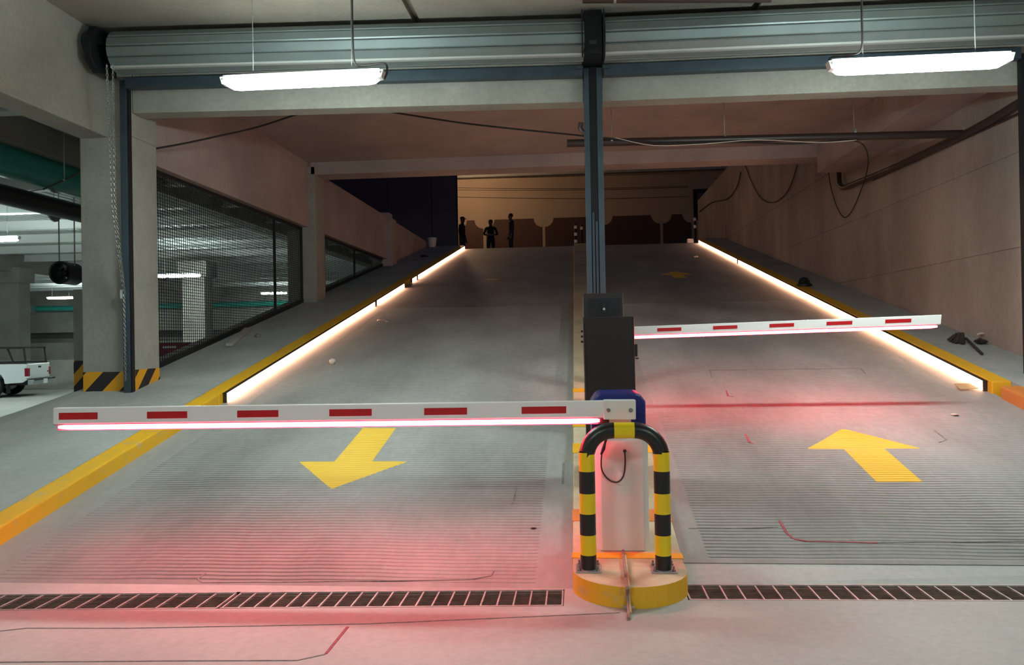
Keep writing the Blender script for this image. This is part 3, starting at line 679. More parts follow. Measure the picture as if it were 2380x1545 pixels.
# ================================================================== MESH SCREENS
def screen(label, y0, y1, posts):
    X = -5.5; zt_ = 3.78; t = thing('mesh_screen', label, 'mesh screen', (X, (y0 + y1) / 2, walkz((y0 + y1) / 2)), 'mesh screens beside the ramp')
    mb = MB(); y = y0
    while y < y1:
        mb.bar((X, y, walkz(y) + .02), (X, y, zt_), .0035); y += .06
    z = walkz(y0) + .06
    while z < zt_:
        ye = min(y1, (z - .13) / SL + Y0); 
        if ye > y0: mb.bar((X - .006, y0, z), (X - .006, ye, z), .0035)
        z += .042
    o = mb.build('wire_mesh', 'mesh_wire', t); o['kind'] = 'stuff'
    MB().bar((X, y0, walkz(y0) + .03), (X, y1, walkz(y1) + .03), .025, r2=.035).build('bottom_rail', 'mesh_wire', t)
    MB().bar((X, y0, zt_ - .02), (X, y1, zt_ - .02), .02, r2=.03).build('top_rail', 'mesh_wire', t)
    for y in posts: MB().bar((X, y, walkz(y)), (X, y, zt_), .022).build('post', 'mesh_wire', t)
pm = at(638, 600, x=-5.5).y
screen('large dark wire mesh screen between the striped column and the next', 9.22, 15.2, (9.26, pm, 15.17))
screen('small triangular dark wire mesh screen higher up the ramp', 15.76, 21.68, (15.8, 18.9))

# ================================================================== PIPES AND CABLES
def pipe(name, pts, r, mat, label, cat='pipe', smooth=True, n=12, grp=None, hang=None, hm='galvanised'):
    if not hang: return tag(MB().tube(arc(pts, 4) if smooth else pts, r, n).build(name, mat, None, True), label, cat, grp)
    c = Vector(pts[0]); t = thing(name, label, cat, c, grp)
    MB().tube(arc(pts, 4) if smooth else pts, r, n).build('pipe_run', mat, t, True)
    for p, z in hang:
        p = Vector(p); MB().lathe([(r * 1.12, -.014), (r * 1.12, .014)], p, 12, 'x').build('pipe_clip', hm, t); MB().bar(p + Vector((0, 0, r)), (p.x, p.y, z), .004).build('hanger_rod', hm, t)
    return t
py_ = 10.9
pa, pb = at(1318, 333, y=py_), at(2215, 297, y=py_)
pb = at(2236, 311, x=5.2)
pipe('drain_pipe', [pa, pb], .055, 'pipe_brown', 'dark pipe slung across the passage ceiling toward the right wall', smooth=False, hang=[(at(1422, 329, y=py_), CEIL), (at(1684, 322, y=py_), CEIL), (at(1985, 308, y=py_), CEIL)])
wx = 5.2
w0, w1 = at(2380, 232, x=wx), at(1990, 425, x=wx)
pipe('drain_pipe', [(wx, w0.y - .4, w0.z), w0, at(2260, 302, x=wx), at(2080, 388, x=wx), w1, at(1962, 436, x=wx), at(1951, 425, x=wx), at(1949, 400, x=wx), (wx - .02, at(1949, 400, x=wx).y + .1, 4.85)], .05, 'pipe_brown', 'dark pipe running along the right wall with an elbow at its end')
pipe('wall_conduit', [at(2372, 262, x=5.27), at(2200, 340, x=5.27), at(2030, 418, x=5.27)], .016, 'pipe_brown', 'thin conduit fixed to the right wall under the dark pipe', 'conduit', n=6)
pipe('drain_pipe', [(.12, 8.0, 4.98), (2.06, 8.2, 4.97)], .055, 'pipe_brown', 'dark pipe under the ceiling slab in front of the shutters', smooth=False, hang=[((.45, 8.03, 4.98), CEIL)])
pipe('ceiling_cable', [at(352, 347, y=9.23), at(420, 335, y=9.5), at(500, 318, y=10.0), at(600, 295, y=10.6), at(705, 262, y=py_), at(800, 246, y=py_), at(905, 260, y=py_), at(1060, 284, y=py_), at(1200, 300, y=py_), at(1320, 312, y=py_ - .05), at(1420, 322, y=py_ - .07), at(1560, 333, y=py_ - .07), at(1700, 330, y=py_ - .07), at(1840, 334, y=py_ - .07), at(1975, 325, y=py_ - .07)], .014, 'wire_dark', 'dark cable bundle sagging under the passage ceiling', 'cable', n=6)
pipe('ceiling_cable', [at(1430, 320, y=py_ - .09), at(1520, 338, y=py_ - .09), at(1640, 334, y=py_ - .09), at(1760, 325, y=py_ - .09), at(1900, 331, y=py_ - .09), at(1990, 326, y=py_ - .09)], .006, 'litter', 'thin pale cable wound along the slung pipe', 'cable', n=5)
pipe('ceiling_cable', [at(1350, 285, y=9.6), at(1350, 300, y=9.6), at(1362, 312, y=9.6)], .03, 'pipe_brown', 'short dark elbow of conduit beside the steel mullion', 'conduit', n=8)
X = 5.26
pipe('hanging_cable', [at(1965, 325, y=py_), at(2005, 335, y=py_ + .1), at(2018, 370, x=4.9), at(2012, 410, x=5.1), at(1998, 450, x=X), at(1980, 490, x=X), at(1962, 505, x=X), at(1945, 480, x=X), at(1930, 430, x=X), at(1924, 382, x=X)], .010, 'wire_dark', 'cable looping down the right wall beside the pipe elbow', 'cable', n=6)
pipe('hanging_cable', [at(1732, 384, x=X), at(1748, 425, x=X), at(1768, 460, x=X), at(1795, 471, x=X), at(1822, 455, x=X), at(1840, 425, x=X), at(1853, 384, x=X)], .014, 'wire_dark', 'U-shaped cable loop on the upper right wall', 'cable', n=6)
pipe('hanging_cable', [at(1722, 400, x=X), at(1712, 435, x=X), at(1690, 462, x=X), at(1655, 470, x=X), at(1625, 492, x=X)], .016, 'wire_dark', 'cable trailing along the right wall to the ramp top', 'cable', n=6)

# ================================================================== PARKING HALL BEYOND THE SCREENS
dk = MB(); x = -33.0; nprof = []
while x < -5.95:
    nprof += [(x, 4.86), (x + .06, 4.86), (x + .085, 4.80), (x + .165, 4.80), (x + .19, 4.86)]; x += .22
for i, (a, z) in enumerate(nprof): dk.v += [Vector((a, -12.9, z)), Vector((a, 43.9, z))]
for i in range(len(nprof) - 1): dk.f.append((2 * i, 2 * i + 2, 2 * i + 3, 2 * i + 1))
struct(dk.build('ceiling_deck', 'deck'))
ORD = 'first second third fourth fifth sixth seventh eighth ninth tenth eleventh twelfth thirteenth fourteenth'.split()
for k in range(14):
    y = 9.6 + k * 2.45
    if y > 43: break
    t = thing('roof_purlin', ORD[k] + ' pale steel deck purlin of the parking hall, counted from the striped column', 'purlin', (-19.5, y, 4.55), 'purlins of the parking hall')
    box('bottom_flange', -33, -5.95, y - .1, y + .1, 4.55, 4.57, 'purlin', t); box('web', -33, -5.95, y - .01, y + .01, 4.57, 4.8, 'purlin', t)
struct(box('beam_hall', -8.4, -7.95, 7, 44, 4.4, 4.8, 'concrete')); struct(box('beam_hall_far', -20.6, -20.1, 0, 44, 4.15, 4.8, 'concrete'))
q = at(20, 375, y=10.8); q2 = at(186, 428, y=13.4)
pipe('ventilation_pipe', [(q.x - 1.9 * (q2.x - q.x) / 2.6 * 0 , 4.0, q.z), (q.x, 12.6, q.z), (q.x, 12.95, q.z + .2), (q.x, 13.0, 4.8)], .255, 'pipe_teal', 'large teal pipe under the parking hall ceiling', smooth=False, n=18, hang=[((q.x, 9.9, q.z), 4.8), ((q.x, 11.8, q.z), 4.8)])
pipe('ventilation_duct', [(q.x - .05, 6, q.z - .5), (q.x - .05, 12.7, q.z - .5)], .15, 'duct_dark', 'dark duct running beneath the large teal pipe', smooth=False, n=10, hang=[((q.x - .36, 12.3, q.z - .5), 4.8)])
a, b, c = at(-60, 712, y=30), at(72, 718, y=33), at(760, 702, y=37)
wp = pipe('water_pipe', [at(-150, 704, y=27), at(70, 717, y=41.5)], .16, 'pipe_teal', 'thick teal pipe end joined by a grey collar above the pickup truck', smooth=False, hang=[(at(-120, 707, y=28.5), 4.56)])
MB().bar(at(60, 717, y=40.6), at(73, 718, y=41.7), .22).build('pipe_collar', 'galvanised', wp)
pipe('water_pipe', [at(78, 717, y=42.3), at(180, 716, y=42.5), at(760, 702, y=42.8)], .15, 'pipe_teal', 'long thin teal pipe crossing the parking hall at head height', smooth=False, hang=[(at(180, 716, y=42.5), 4.82), (at(420, 710, y=42.6), 4.82)])
pipe('sprinkler_pipe', [at(-20, 465, y=12), at(60, 447, y=12), at(110, 438, y=12)], .012, 'galvanised', 'thin grey sprinkler branch under the dark duct', 'pipe', n=6)
pipe('sprinkler_pipe', [at(100, 440, y=9.8), at(150, 418, y=9.8), at(195, 396, y=9.8)], .012, 'wire_dark', 'thin dark branch pipe crossing before the teal pipe', 'pipe', n=6, hang=[(at(150, 418, y=9.8), 4.8)])
# round fan
FD = 13.5; fp = at(152, 635, y=FD); fr = .205
fan = thing('jet_fan', 'round dark fan casing hanging beside the short pier', 'fan', (fp.x, FD, fp.z - fr))
pr_ = [(fr * .86, -.16), (fr, -.17), (fr * 1.04, -.15), (fr, -.11), (fr, .25), (fr * .86, .25), (fr * .8, .2), (fr * .8, -.12)]
mb = MB(); n = 28
for r, h in pr_:
    for k in range(n): mb.v.append(Vector((fp.x + r * math.cos(2 * PI * k / n), FD + h, fp.z + r * math.sin(2 * PI * k / n))))
for i in range(len(pr_)):
    for k in range(n):
        j = (i + 1) % len(pr_); mb.f.append((i * n + k, i * n + (k + 1) % n, j * n + (k + 1) % n, j * n + k))
mb.build('casing', 'duct_dark', fan, True)
MB().lathe([(0, -.06), (.05, -.05), (.06, 0), (.06, .12), (0, .12)], (fp.x, FD, fp.z), 14, 'y').build('hub', 'steel_dark', fan, True)
for k in range(5):
    a = 2 * PI * k / 5; d = Vector((math.cos(a), 0, math.sin(a))); s = Vector((-math.sin(a), 0, math.cos(a)))
    c = Vector((fp.x, FD + .03, fp.z)); f = [c + d * .05 - s * .02, c + d * .145 - s * .045 + Vector((0, .05, 0)), c + d * .145 + s * .035, c + d * .05 + s * .02]
    MB().add(f + [p + Vector((0, .006, 0)) for p in f], BF).build('blade', 'steel_dark', fan)
for s in (-.15, .15): MB().bar((fp.x + s, FD + .05, fp.z + .12), (fp.x + s, FD + .05, 4.82), .008).build('hanger_rod', 'galvanised', fan)
# red cabinet behind the screen
rp = at(400, 812, y=14.0)
rcab = thing('red_cabinet', 'dark red steel cabinet with a pale strip behind the mesh screen', 'cabinet', (rp.x, 14.1, 0))
box('body', rp.x - .22, rp.x + .22, 13.9, 14.3, .08, at(400, 796, y=14).z, 'red_coat', rcab, bev=.01); box('door', rp.x - .19, rp.x + .19, 13.885, 13.9, .15, 1.46, 'red_coat', rcab, bev=.004)
zz = at(400, 806, y=13.9).z; box('label_strip', rp.x - .13, rp.x + .15, 13.875, 13.886, zz - .02, zz + .02, 'plastic_white', rcab)
for s in (-.18, .18): box('foot', rp.x + s - .03, rp.x + s + .03, 13.95, 14.25, 0, .08, 'steel_dark', rcab)

# ================================================================== PICKUP TRUCK
tk = thing('pickup_truck', 'white pickup truck with a black bed rack parked before the low wall', 'truck', (0, 0, 0))
def tb(name, x0, x1, y0, y1, z0, z1, mat, bev=.0, par=None): return box(name, x0, x1, y0, y1, z0, z1, mat, par or tk, bev)
# local frame: x forward, tail at 0; y to the left; origin on the floor under the left rear corner
W = 1.72
def side_panel(name, ya, yb):
    pl = [(0, .5), (0, .95), (1.95, .97), (1.95, .42), (1.42, .42)] + [(1.0 + .42 * math.cos(a), .40 + .42 * math.sin(a)) for a in [PI * k / 10 for k in range(1, 10)]] + [(.58, .40), (.12, .42)]
    return MB().prism(pl, 'y', ya, yb).build(name, 'car_white', tk, bev=.015)
side_panel('bed_side', -.07, 0); side_panel('bed_side', -W, -W + .07)
tb('bed_floor', .05, 1.9, -W + .07, -.07, .55, .6, 'rubber'); tb('bed_front', 1.86, 1.94, -W + .07, -.07, .55, .97, 'car_white')
tg = tb('tailgate', -.03, .05, -W + .05, -.05, .52, .955, 'car_white', .02)
tb('tailgate_handle', -.045, -.02, -W / 2 - .09, -W / 2 + .09, .83, .88, 'rubber', .0, tg); tb('tailgate_lock', -.045, -.02, -W + .18, -W + .25, .68, .72, 'rubber', .0, tg)
tb('rear_light', -.04, .06, -.13, .012, .60, .84, 'lamp_red', .015); tb('rear_light', -.04, .06, -W - .012, -W + .13, .60, .84, 'lamp_red', .015)
tb('reversing_lamp', -.043, .055, -.13, .014, .55, .60, 'plastic_white', .008)
tb('rear_bumper', -.18, -.02, -W - .01, .01, .36, .50, 'galvanised', .02); tb('bumper_pad', -.185, -.02, -W + .05, -.05, .47, .515, 'rubber'); tb('number_plate', -.195, -.178, -W / 2 - .15, -W / 2 + .15, .36, .5, 'plastic_white')
tb('chassis', .1, 4.7, -W + .25, -.25, .34, .5, 'rubber')
cabp = [(1.98, .42), (1.98, .97), (2.02, 1.05), (2.2, 1.56), (3.0, 1.58), (3.55, 1.06), (4.72, .95), (4.8, .55), (4.75, .4), (4.42, .4)] + [(4.0 + .42 * math.cos(a), .4 + .42 * math.sin(a)) for a in [PI * k / 10 for k in range(1, 10)]] + [(3.58, .4)]
MB().prism(cabp, 'y', -W, 0).build('cab', 'car_white', tk, bev=.02)
for ya, yb in ((-.0, .006), (-W - .006, -W)):
    MB().prism([(2.15, 1.06), (2.28, 1.5), (2.95, 1.51), (3.38, 1.06)], 'y', ya, yb).build('side_window', 'glass_dark', tk)
tb('rear_window', 2.0, 2.06, -W + .25, -.25, 1.08, 1.1, 'glass_dark')
for (cx_, yy) in ((1.0, -.02), (1.0, -W + .22), (4.0, -.02), (4.0, -W + .22)):
    t_ = MB().lathe([(.20, -.21), (.33, -.21), (.355, -.17), (.355, -.04), (.33, 0), (.20, 0), (.18, -.03), (0, -.03)], (cx_, yy, .355), 22, 'y').build('wheel', 'tyre', tk, True)
    MB().lathe([(.2, -.02), (.19, .0), (.1, -.015), (.05, .0), (0, .0)], (cx_, yy, .355), 16, 'y').build('hub_cap', 'galvanised', t_, True)
tb('mud_flap', .52, .55, -.25, -.03, .12, .42, 'rubber')
for yy in (-.08, -W + .08):
    mb = MB(); mb.bar((.04, yy, .99), (1.9, yy, .99), .025); mb.bar((.06, yy, 1.42), (3.2, yy, 1.45), .025)
    mb.bar((.05, yy, .96), (.1, yy, 1.43), .022); mb.bar((.95, yy, .96), (1.12, yy, 1.43), .022); mb.bar((1.85, yy, .96), (1.8, yy, 1.44), .022); mb.build('rack_side', 'rubber', tk)
for x_ in (.1, 1.12, 1.8): MB().bar((x_, -.08, 1.43), (x_, -W + .08, 1.43), .02).build('rack_crossbar', 'rubber', tk)
for yy in (-.10,): MB().bar((1.25, yy + .03, .98), (.95, yy + .03, 1.4), .018).build('rack_brace', 'galvanised', tk)
hb = tb('hazard_board', .75, 1.8, -.125, -.1, .975, 1.06, 'stripe_black')
for k in range(3): MB().prism([(.82 + .33 * k, .978), (.98 + .33 * k, .978), (1.04 + .33 * k, 1.057), (.88 + .33 * k, 1.057)], 'y', -.099, -.094).build('board_stripe', 'stripe_yellow', hb)
o = at(63, 905, y=21.0); tk.location = (o.x, 21.0, 0); tk.rotation_euler = (0, 0, PI + math.radians(17)); tk.scale = (1, 1, 1)

# ================================================================== UPPER STREET
nv = room('wall_sheet', (-8, 29.2, ZC))
seams = [-14, at(740, 480, y=29.2).x, at(902, 480, y=29.2).x, at(1003, 480, y=29.2).x, at(1061, 480, y=29.2).x]
for a, b in zip(seams, seams[1:]): box('sheet_panel', a + .012, b - .012, 29.2, 29.26, ZC - .02, 10.5, 'navy_sheet', nv)
for a in seams: box('sheet_post', a - .03, a + .03, 29.27, 29.33, ZC - .02, 10.5, 'steel_dark', nv)
FY = 38.0
fc = room('wall_facade', (2, FY, ZC))
box('facade_body', -5.8, 14, FY, FY + .4, ZC, 9.35, 'facade_cream', fc); struct(box('trim_1', -5.8, 14, FY - .35, FY + .4, 9.35, 9.9, 'concrete_walk', bev=.02)); box('parapet_body', -5.8, 14, FY + .02, FY + .4, 9.9, 14, 'facade_cream', fc)
def FX(px): return at(px, 540, y=FY).x
ztp = at(1200, 509, y=FY).z
edges = [(FX(1066), FX(1123)), (FX(1130), FX(1260)), (FX(1267), FX(1397)), (FX(1404), FX(1533)), (FX(1541), FX(1606))]
rq = .42
for a, b in edges:
    pl = [(a, ZC - .02), (b, ZC - .02)]
    pl += [(b - rq + rq * math.cos(t) if False else b - rq * math.sin(t), ztp - rq * math.cos(t)) for t in [PI / 2 * k / 8 for k in range(9)]]
    pl += [(a + rq * math.cos(t), ztp - rq * math.sin(t)) for t in [PI / 2 * k / 8 for k in range(9)]]
    MB().prism(pl, 'y', FY - .02, FY + .01).build('dado_panel', 'facade_brown', fc)
wa, wb = at(1611, 440, y=FY - .05), at(1656, 490, y=FY - .05)
wn = room('window_1', (wa.x, FY - .05, wb.z)); box('window_frame', wa.x - .0, wb.x + .6, FY - .12, FY, wb.z - .4, wa.z, 'steel_dark', wn, bev=.01); box('pane', wa.x + .18, wb.x + .5, FY - .13, FY - .115, wb.z - .3, wa.z - .2, 'navy_sheet', wn)
for k, (y0_, y1_) in enumerate(((414, 407), (436, 437), (441, 440), (457, 461))):
    cy_ = FY - .028; a, b = at(1040, y0_, y=cy_), at(1420, y1_, y=cy_)
    pipe('facade_cable', [a, (a + b) / 2 + Vector((0, 0, -.03)), b, at(1600, y1_ - 5, y=cy_)], .009, 'wire_dark', ('topmost cable clipped along the cream facade', 'upper strand of the paired cables on the cream facade', 'lower strand of the paired cables on the cream facade', 'lowest cable clipped along the cream facade')[k], 'cable', n=5)
# street lamp hidden behind the sheet wall; its bracket throws the slanting shadow on the facade
sl_ = thing('street_lamp', 'sodium street lamp behind the navy sheet wall', 'street lamp', (-5.7, 33.6, ZC))
MB().tube([(-5.7, 33.6, ZC), (-5.7, 33.6, 9.6)], [.09, .05], 10).build('pole', 'galvanised', sl_, True)
MB().tube([(-5.7, 33.6, 9.5), (-5.6, 33.9, 9.75), (-5.45, 34.3, 9.85)], .03, 8).build('arm', 'galvanised', sl_, True)
MB().lathe([(0, .1), (.1, .08), (.17, 0), (.17, -.03), (0, -.03)], (-5.45, 34.3, 9.8), 14).build('lamp_head', 'steel_dark', sl_, True)
MB().lathe([(0, 0), (.14, 0), (.1, -.06), (0, -.08)], (-5.45, 34.3, 9.77), 14).build('lens', 'sodium_light', sl_, True)
ld = bpy.data.lights.new('lamp', 'POINT'); ld.energy = 330; ld.color = (1, .62, .34); ld.shadow_soft_size = .12
lo = bpy.data.objects.new('lamp', ld); COL.objects.link(lo); lo.parent = sl_; lo.location = Vector((-5.45, 34.3, 9.55)) - Vector((-5.7, 33.6, ZC))
# delineator posts at the ramp top
def delin(label, p, h, n, r=.05):
    t = thing('delineator_post', label, 'bollard', p, 'delineator posts at the ramp top'); p = Vector(p)
    MB().lathe([(r * 1.8, 0), (r * 1.8, .04), (r, .06), (r, h), (r * .7, h + .03), (0, h + .03)], p, 12).build('post', 'steel_dark', t, True)
    for k in range(n): MB().lathe([(r * 1.06, h - .16 - k * .26), (r * 1.06, h - .05 - k * .26)], p, 12).build('white_band', 'plastic_white', t, True)
p = at(1338, 560, y=28.6); delin('black delineator post with white bands on the island top', (p.x, 28.6, ZC), .85, 3)
p = at(1352, 560, y=30.0); delin('black delineator post with white bands just behind the island post', (p.x, 30.0, ZC), 1.0, 1)
p = at(1616, 560, y=28.4); delin('black delineator post with white bands at the right kerb top', (p.x, 28.4, ZC), .98, 2)
p = at(1604, 565, y=28.2); tag(box('kerb_block', p.x - .1, p.x + .12, 28.15, 28.4, ZC - .002, ZC + .16, 'plastic_white', bev=.02), 'small pale block at the foot of the right kerb top', 'block')
p = at(1005, 572, y=27.6); zb_ = walkz(27.6)
bk = thing('plastic_bucket', 'white plastic bucket on the left walk at the ramp top', 'bucket', (p.x, 27.6, zb_))
MB().lathe([(.12, 0), (.16, .32), (.17, .32), (.17, .345), (.15, .345), (.115, .02), (0, .02)], (p.x, 27.6, zb_ - .004), 18).build('pail', 'plastic_white', bk, True)
MB().tube([(p.x + .165 * math.cos(a), 27.6 - .05, zb_ + .33 - .1 * math.sin(a)) for a in [PI * k / 10 for k in range(11)]], .005, 5).build('bail_handle', 'galvanised', bk)

# ================================================================== PEOPLE
def person(label, loc, face, height, arms, cap=False, blue=False):
    """one continuous skinned figure; face = heading angle, arms = 'down' / 'front'"""
    k = height / 1.75
    V, E, Rr = [], [], []
    def n(x, y, z, r, p=None, ry=None):
        V.append((x * k, y * k, z * k)); Rr.append((r * k, (ry or r) * k)); i = len(V) - 1
        if p is not None: E.append((p, i))
        return i
    hip = n(0, 0, .95, .15, None, .115); sp = n(0, .0, 1.12, .135, hip, .10); chs = n(0, .01, 1.33, .165, sp, .115); nk0 = n(0, 0, 1.46, .10, chs, .08)
    nk = n(0, -.01, 1.52, .055, nk0); hd = n(0, -.02, 1.60, .075, nk, .09); h2 = n(0, -.02, 1.68, .078, hd, .095); n(0, -.015, 1.745, .05, h2, .06)
    n(0, -.105, 1.615, .014, hd)                                      # nose
    for s in (-1, 1): n(s * .088, .0, 1.62, .014, hd)                 # ears
    for s in (-1, 1):
        th = n(s * .095, 0, .86, .10, hip); kn = n(s * .105, -.015, .50, .062, th); an = n(s * .11, .02, .10, .042, kn); ft = n(s * .115, -.02, .045, .045, an, .035); n(s * .125, -.17, .035, .04, ft, .03)
        sh = n(s * .19, .01, 1.42, .065, chs)
        if arms == 'down': el = n(s * .25, .03, 1.12, .045, sh); wr_ = n(s * .25, -.05, .88, .03, el); hn = n(s * .245, -.07, .80, .034, wr_, .02); fd = Vector((0, -.1, -1)); td = Vector((-s * .3, -1, -.5))
        else: el = n(s * .29, .03, 1.14, .047, sh); wr_ = n(s * .12, -.15, 1.10, .031, el); hn = n(s * .04, -.18, 1.10, .034, wr_, .02); fd = Vector((-s, -.1, -.05)); td = Vector((-s * .5, 0, 1))
        sp_ = Vector((0, 1, 0)) if arms == 'down' else Vector((0, 0, 1)); h0 = Vector(V[hn]) / k
        for q, ln in enumerate((.07, .08, .075, .058)):
            b_ = h0 + sp_ * (q - 1.5) * .019 + fd.normalized() * .03; m_ = b_ + fd.normalized() * ln * .5; e_ = m_ + (fd.normalized() + Vector((0, -.4, 0))).normalized() * ln * .5
            i = n(*b_, .010, hn); i = n(*m_, .009, i); n(*e_, .008, i)
        b_ = h0 + td.normalized() * .035; i = n(*b_, .011, hn); n(*(b_ + (td + fd).normalized() * .04), .009, i)
    me = bpy.data.meshes.new('person'); me.from_pydata(V, E, [])
    o = bpy.data.objects.new('person_tmp', me); COL.objects.link(o)
    md = o.modifiers.new('skin', 'SKIN'); md.use_smooth_shade = True
    for i, sv in enumerate(me.skin_vertices[0].data): sv.radius = Rr[i]; sv.use_root = (i == hip)
    sb = o.modifiers.new('sub', 'SUBSURF'); sb.levels = 2; sb.render_levels = 2
    dg = bpy.context.evaluated_depsgraph_get(); dg.update()
    m2 = bpy.data.meshes.new_from_object(o.evaluated_get(dg)); bpy.data.objects.remove(o)
    m2.materials.clear()
    for q in ('cloth_black' if not blue else 'cloth_blue', 'cloth_blue', 'skin', 'rubber'): m2.materials.append(MATS[q])
    for f in m2.polygons:
        c = f.center / k; f.use_smooth = True
        hand = (arms == 'down' and abs(c.x) > .18 and c.z < .9) or (arms != 'down' and c.y < -.13 and 1.0 < c.z < 1.2)
        f.material_index = 2 if (c.z > 1.5 or hand) else 0 if c.z > .93 else 3 if c.z < .09 else 1
    body = bpy.data.objects.new('body', m2); COL.objects.link(body)
    t = thing('person', label, 'person', loc); t.rotation_euler = (0, 0, face); body.parent = t
    def part(nm, mb, mat): 
        ob = mb.build(nm, mat, t); 
        for v in ob.data.vertices: v.co += Vector(loc)              # meshes here are already local
        return ob
    for s in (-1, 1): part('eye', MB().lathe([(0, -.004), (.010, -.003), (.010, .003), (0, .004)], (s * .032 * k, -.108 * k, 1.65 * k), 8, 'y'), 'rubber')
    part('mouth', MB().box(-.024 * k, .024 * k, -.108 * k, -.10 * k, 1.565 * k, 1.574 * k), 'lamp_red')
    hz_ = 1.69 * k
    if cap:
        part('cap', MB().lathe([(.098 * k, -.01), (.1 * k, .03), (.08 * k, .075), (.03 * k, .095), (0, .098)], (0, -.01 * k, hz_), 16), 'cloth_black')
        part('cap_brim', MB().prism([(-.075 * k, -.07 * k), (-.06 * k, -.17 * k), (0, -.19 * k), (.06 * k, -.17 * k), (.075 * k, -.07 * k)], 'z', hz_ - .012, hz_ + .002), 'cloth_black')
    else:
        part('hair', MB().lathe([(.09 * k, -.05), (.1 * k, .0), (.085 * k, .05), (.04 * k, .08), (0, .085)], (0, .0, hz_), 16), 'cloth_black')
    return t
pA = at(1074, 505, y=32.0); person('person in dark clothes and a peaked cap by the sheet wall', (pA.x, 32.0, ZC), math.radians(75), pA.z - ZC, 'down', True)
pB = at(1140, 511, y=33.0); person('person in dark clothes with forearms raised in front of the thin facade post', (pB.x, 33.0, ZC), math.radians(10), pB.z - ZC, 'front')
pC = at(1187, 497, y=31.0); person('tallest-looking person, slim and dressed in dark blue, before a brown panel', (pC.x, 31.0, ZC), math.radians(-70), pC.z - ZC, 'down', blue=True)

# ================================================================== SMALL THINGS ON THE GROUND
def lump(name, c, rx, ry_, rz_, mat, label, cat, seed=1, amp=.3, grp=None):
    rnd = random.Random(seed); bm = bmesh.new(); bmesh.ops.create_icosphere(bm, subdivisions=2, radius=1)
    vs = [Vector((v.co.x * rx, v.co.y * ry_, v.co.z * rz_)) * (1 + rnd.uniform(-amp, amp)) + Vector(c) for v in bm.verts]
    for v in vs: v.z = max(v.z, c[2] - rz_ * .9)
    fs = [tuple(v.index for v in f.verts) for f in bm.faces]; bm.free(); return tag(obj(name, vs, fs, mat, None, True), label, cat, grp)
p = onramp(773, 846); lump('paper_ball', (p.x, p.y, p.z + .04), .045, .045, .045, 'litter', 'pale crumpled ball lying on the left lane below the light strip', 'litter', 3, .12)
p = onramp(886, 746); lump('paper_scrap', (p.x, p.y, p.z + .015), .07, .05, .02, 'litter', 'small torn white scrap on the left lane under the strip clip', 'litter', 4, .5)
p = onramp(899, 749); lump('paper_scrap', (p.x, p.y, p.z + .01), .03, .03, .012, 'litter', 'tiny white scrap right of the torn scrap', 'litter', 5, .4)
p = onramp(1617, 598); lump('paper_scrap', (p.x, p.y, p.z + .02), .06, .05, .03, 'litter', 'white scrap near the top of the right lane', 'litter', 6, .4)
p = onramp(1240, 1229); lump('leaf_scrap', (p.x, p.y, p.z + .006), .022, .012, .006, 'rag', 'small dark leaf on the left lane near the island', 'litter', 7, .4)
p = onramp(2219, 965); lump('paper_scrap', (p.x, p.y, p.z + .008), .03, .05, .01, 'litter', 'pale scrap on the right lane below the dark shadow line', 'litter', 8, .3)
p = onramp(2246, 905); mb = MB()
mb.add([Vector((p.x - .1, p.y - .07, p.z + .008)), Vector((p.x + .1, p.y - .05, p.z + .01)), Vector((p.x + .08, p.y + .09, p.z + .06)), Vector((p.x - .09, p.y + .08, p.z + .055))] + [Vector((p.x - .1, p.y - .07, p.z + .013)), Vector((p.x + .1, p.y - .05, p.z + .015)), Vector((p.x + .08, p.y + .09, p.z + .065)), Vector((p.x - .09, p.y + .08, p.z + .06))], BF)
tag(mb.build('cardboard_piece', 'cardboard'), 'folded cardboard piece beside the lower end of the right light strip', 'litter')
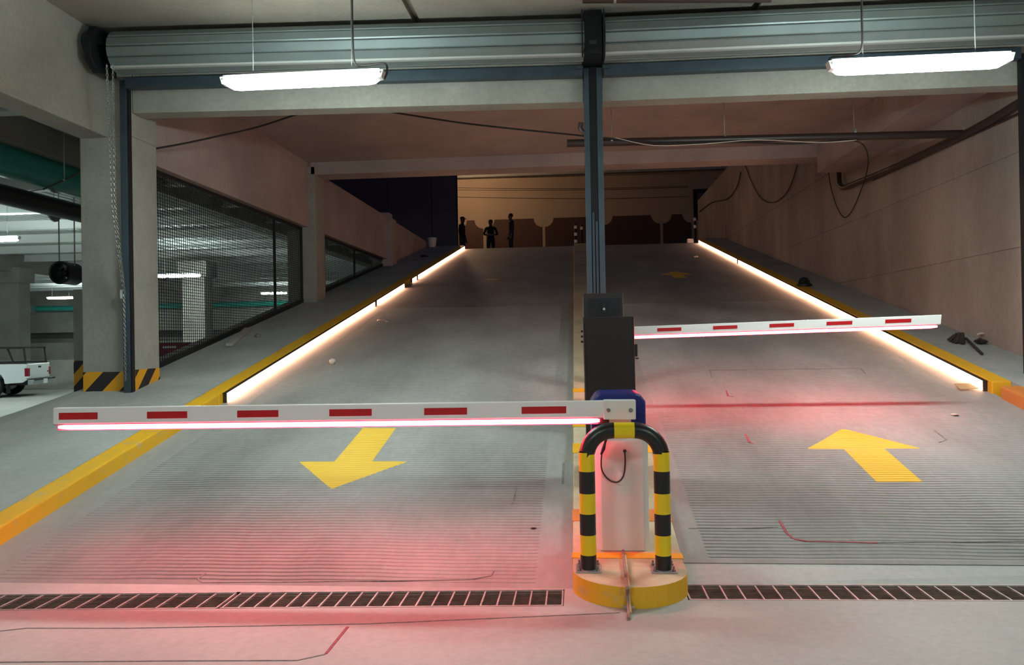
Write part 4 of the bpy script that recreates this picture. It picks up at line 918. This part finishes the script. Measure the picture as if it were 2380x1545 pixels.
# dark broom and rag on the right walk
def onwalk(px, py): return onramp(px, py, .128)
p = onwalk(2240, 795); bm_ = thing('old_mop', 'dark ragged mop lying on the right walk against the wall', 'mop', (p.x, p.y, p.z))
rnd = random.Random(11); mb = MB()
for k in range(46):
    a = rnd.uniform(-1.2, 1.6); ln = rnd.uniform(.1, .2); z0 = p.z + rnd.uniform(.01, .07)
    mb.tube([p + Vector((0, 0, .05)), (p.x - ln * .6 * math.cos(a), p.y + ln * .6 * math.sin(a), z0 + .05), (p.x - ln * math.cos(a), p.y + ln * math.sin(a), walkz(p.y + ln * math.sin(a)) + .015)], .014, 5)
o = mb.build('mop_head', 'rag', bm_, True); o['kind'] = 'stuff'
e = onwalk(2283, 826); MB().tube([p + Vector((.02, -.02, .05)), e + Vector((0, 0, .02))], .016, 8).build('handle', 'rag', bm_, True)
p2 = onwalk(2280, 800); lump('rag_scrap', (p2.x, p2.y, p2.z + .04), .06, .08, .04, 'rag', 'crumpled dark rag with pale tip beside the mop', 'rag', 12, .45)
p3 = onwalk(2283, 792); lump('paper_scrap', (p3.x, p3.y, p3.z + .09), .05, .03, .02, 'litter', 'white paper scrap sitting on the crumpled dark rag', 'litter', 13, .5)
p = onwalk(1869, 664); dm = thing('dome_lamp', 'small dark glossy dome on the right walk', 'lamp', (p.x, p.y, p.z))
MB().lathe([(.15, -.01), (.15, .03), (.13, .04)], p, 16).build('dome_base', 'steel_dark', dm, True); MB().lathe([(.12, .03), (.115, .09), (.08, .15), (.03, .175), (0, .178)], p, 16).build('dome', 'glass_dark', dm, True)
a, b = onwalk(515, 806), onwalk(560, 768)
tag(MB().bar(a + Vector((.12, 0, .03)), b + Vector((.12, 0, .03)), .05, r2=.02).build('pale_plank', 'concrete'), 'pale plank lying on the left walk along the large mesh screen', 'plank')
p = onwalk(600, 783); lump('stone', (p.x, p.y, p.z + .02), .05, .05, .03, 'seal', 'small dark stone on the left walk below the large mesh screen', 'stone', 15, .2)
p = onwalk(985, 597); lump('stone', (p.x, p.y, p.z + .03), .14, .1, .04, 'rubber', 'flat dark lump on the left walk below the bucket', 'stone', 16, .2)
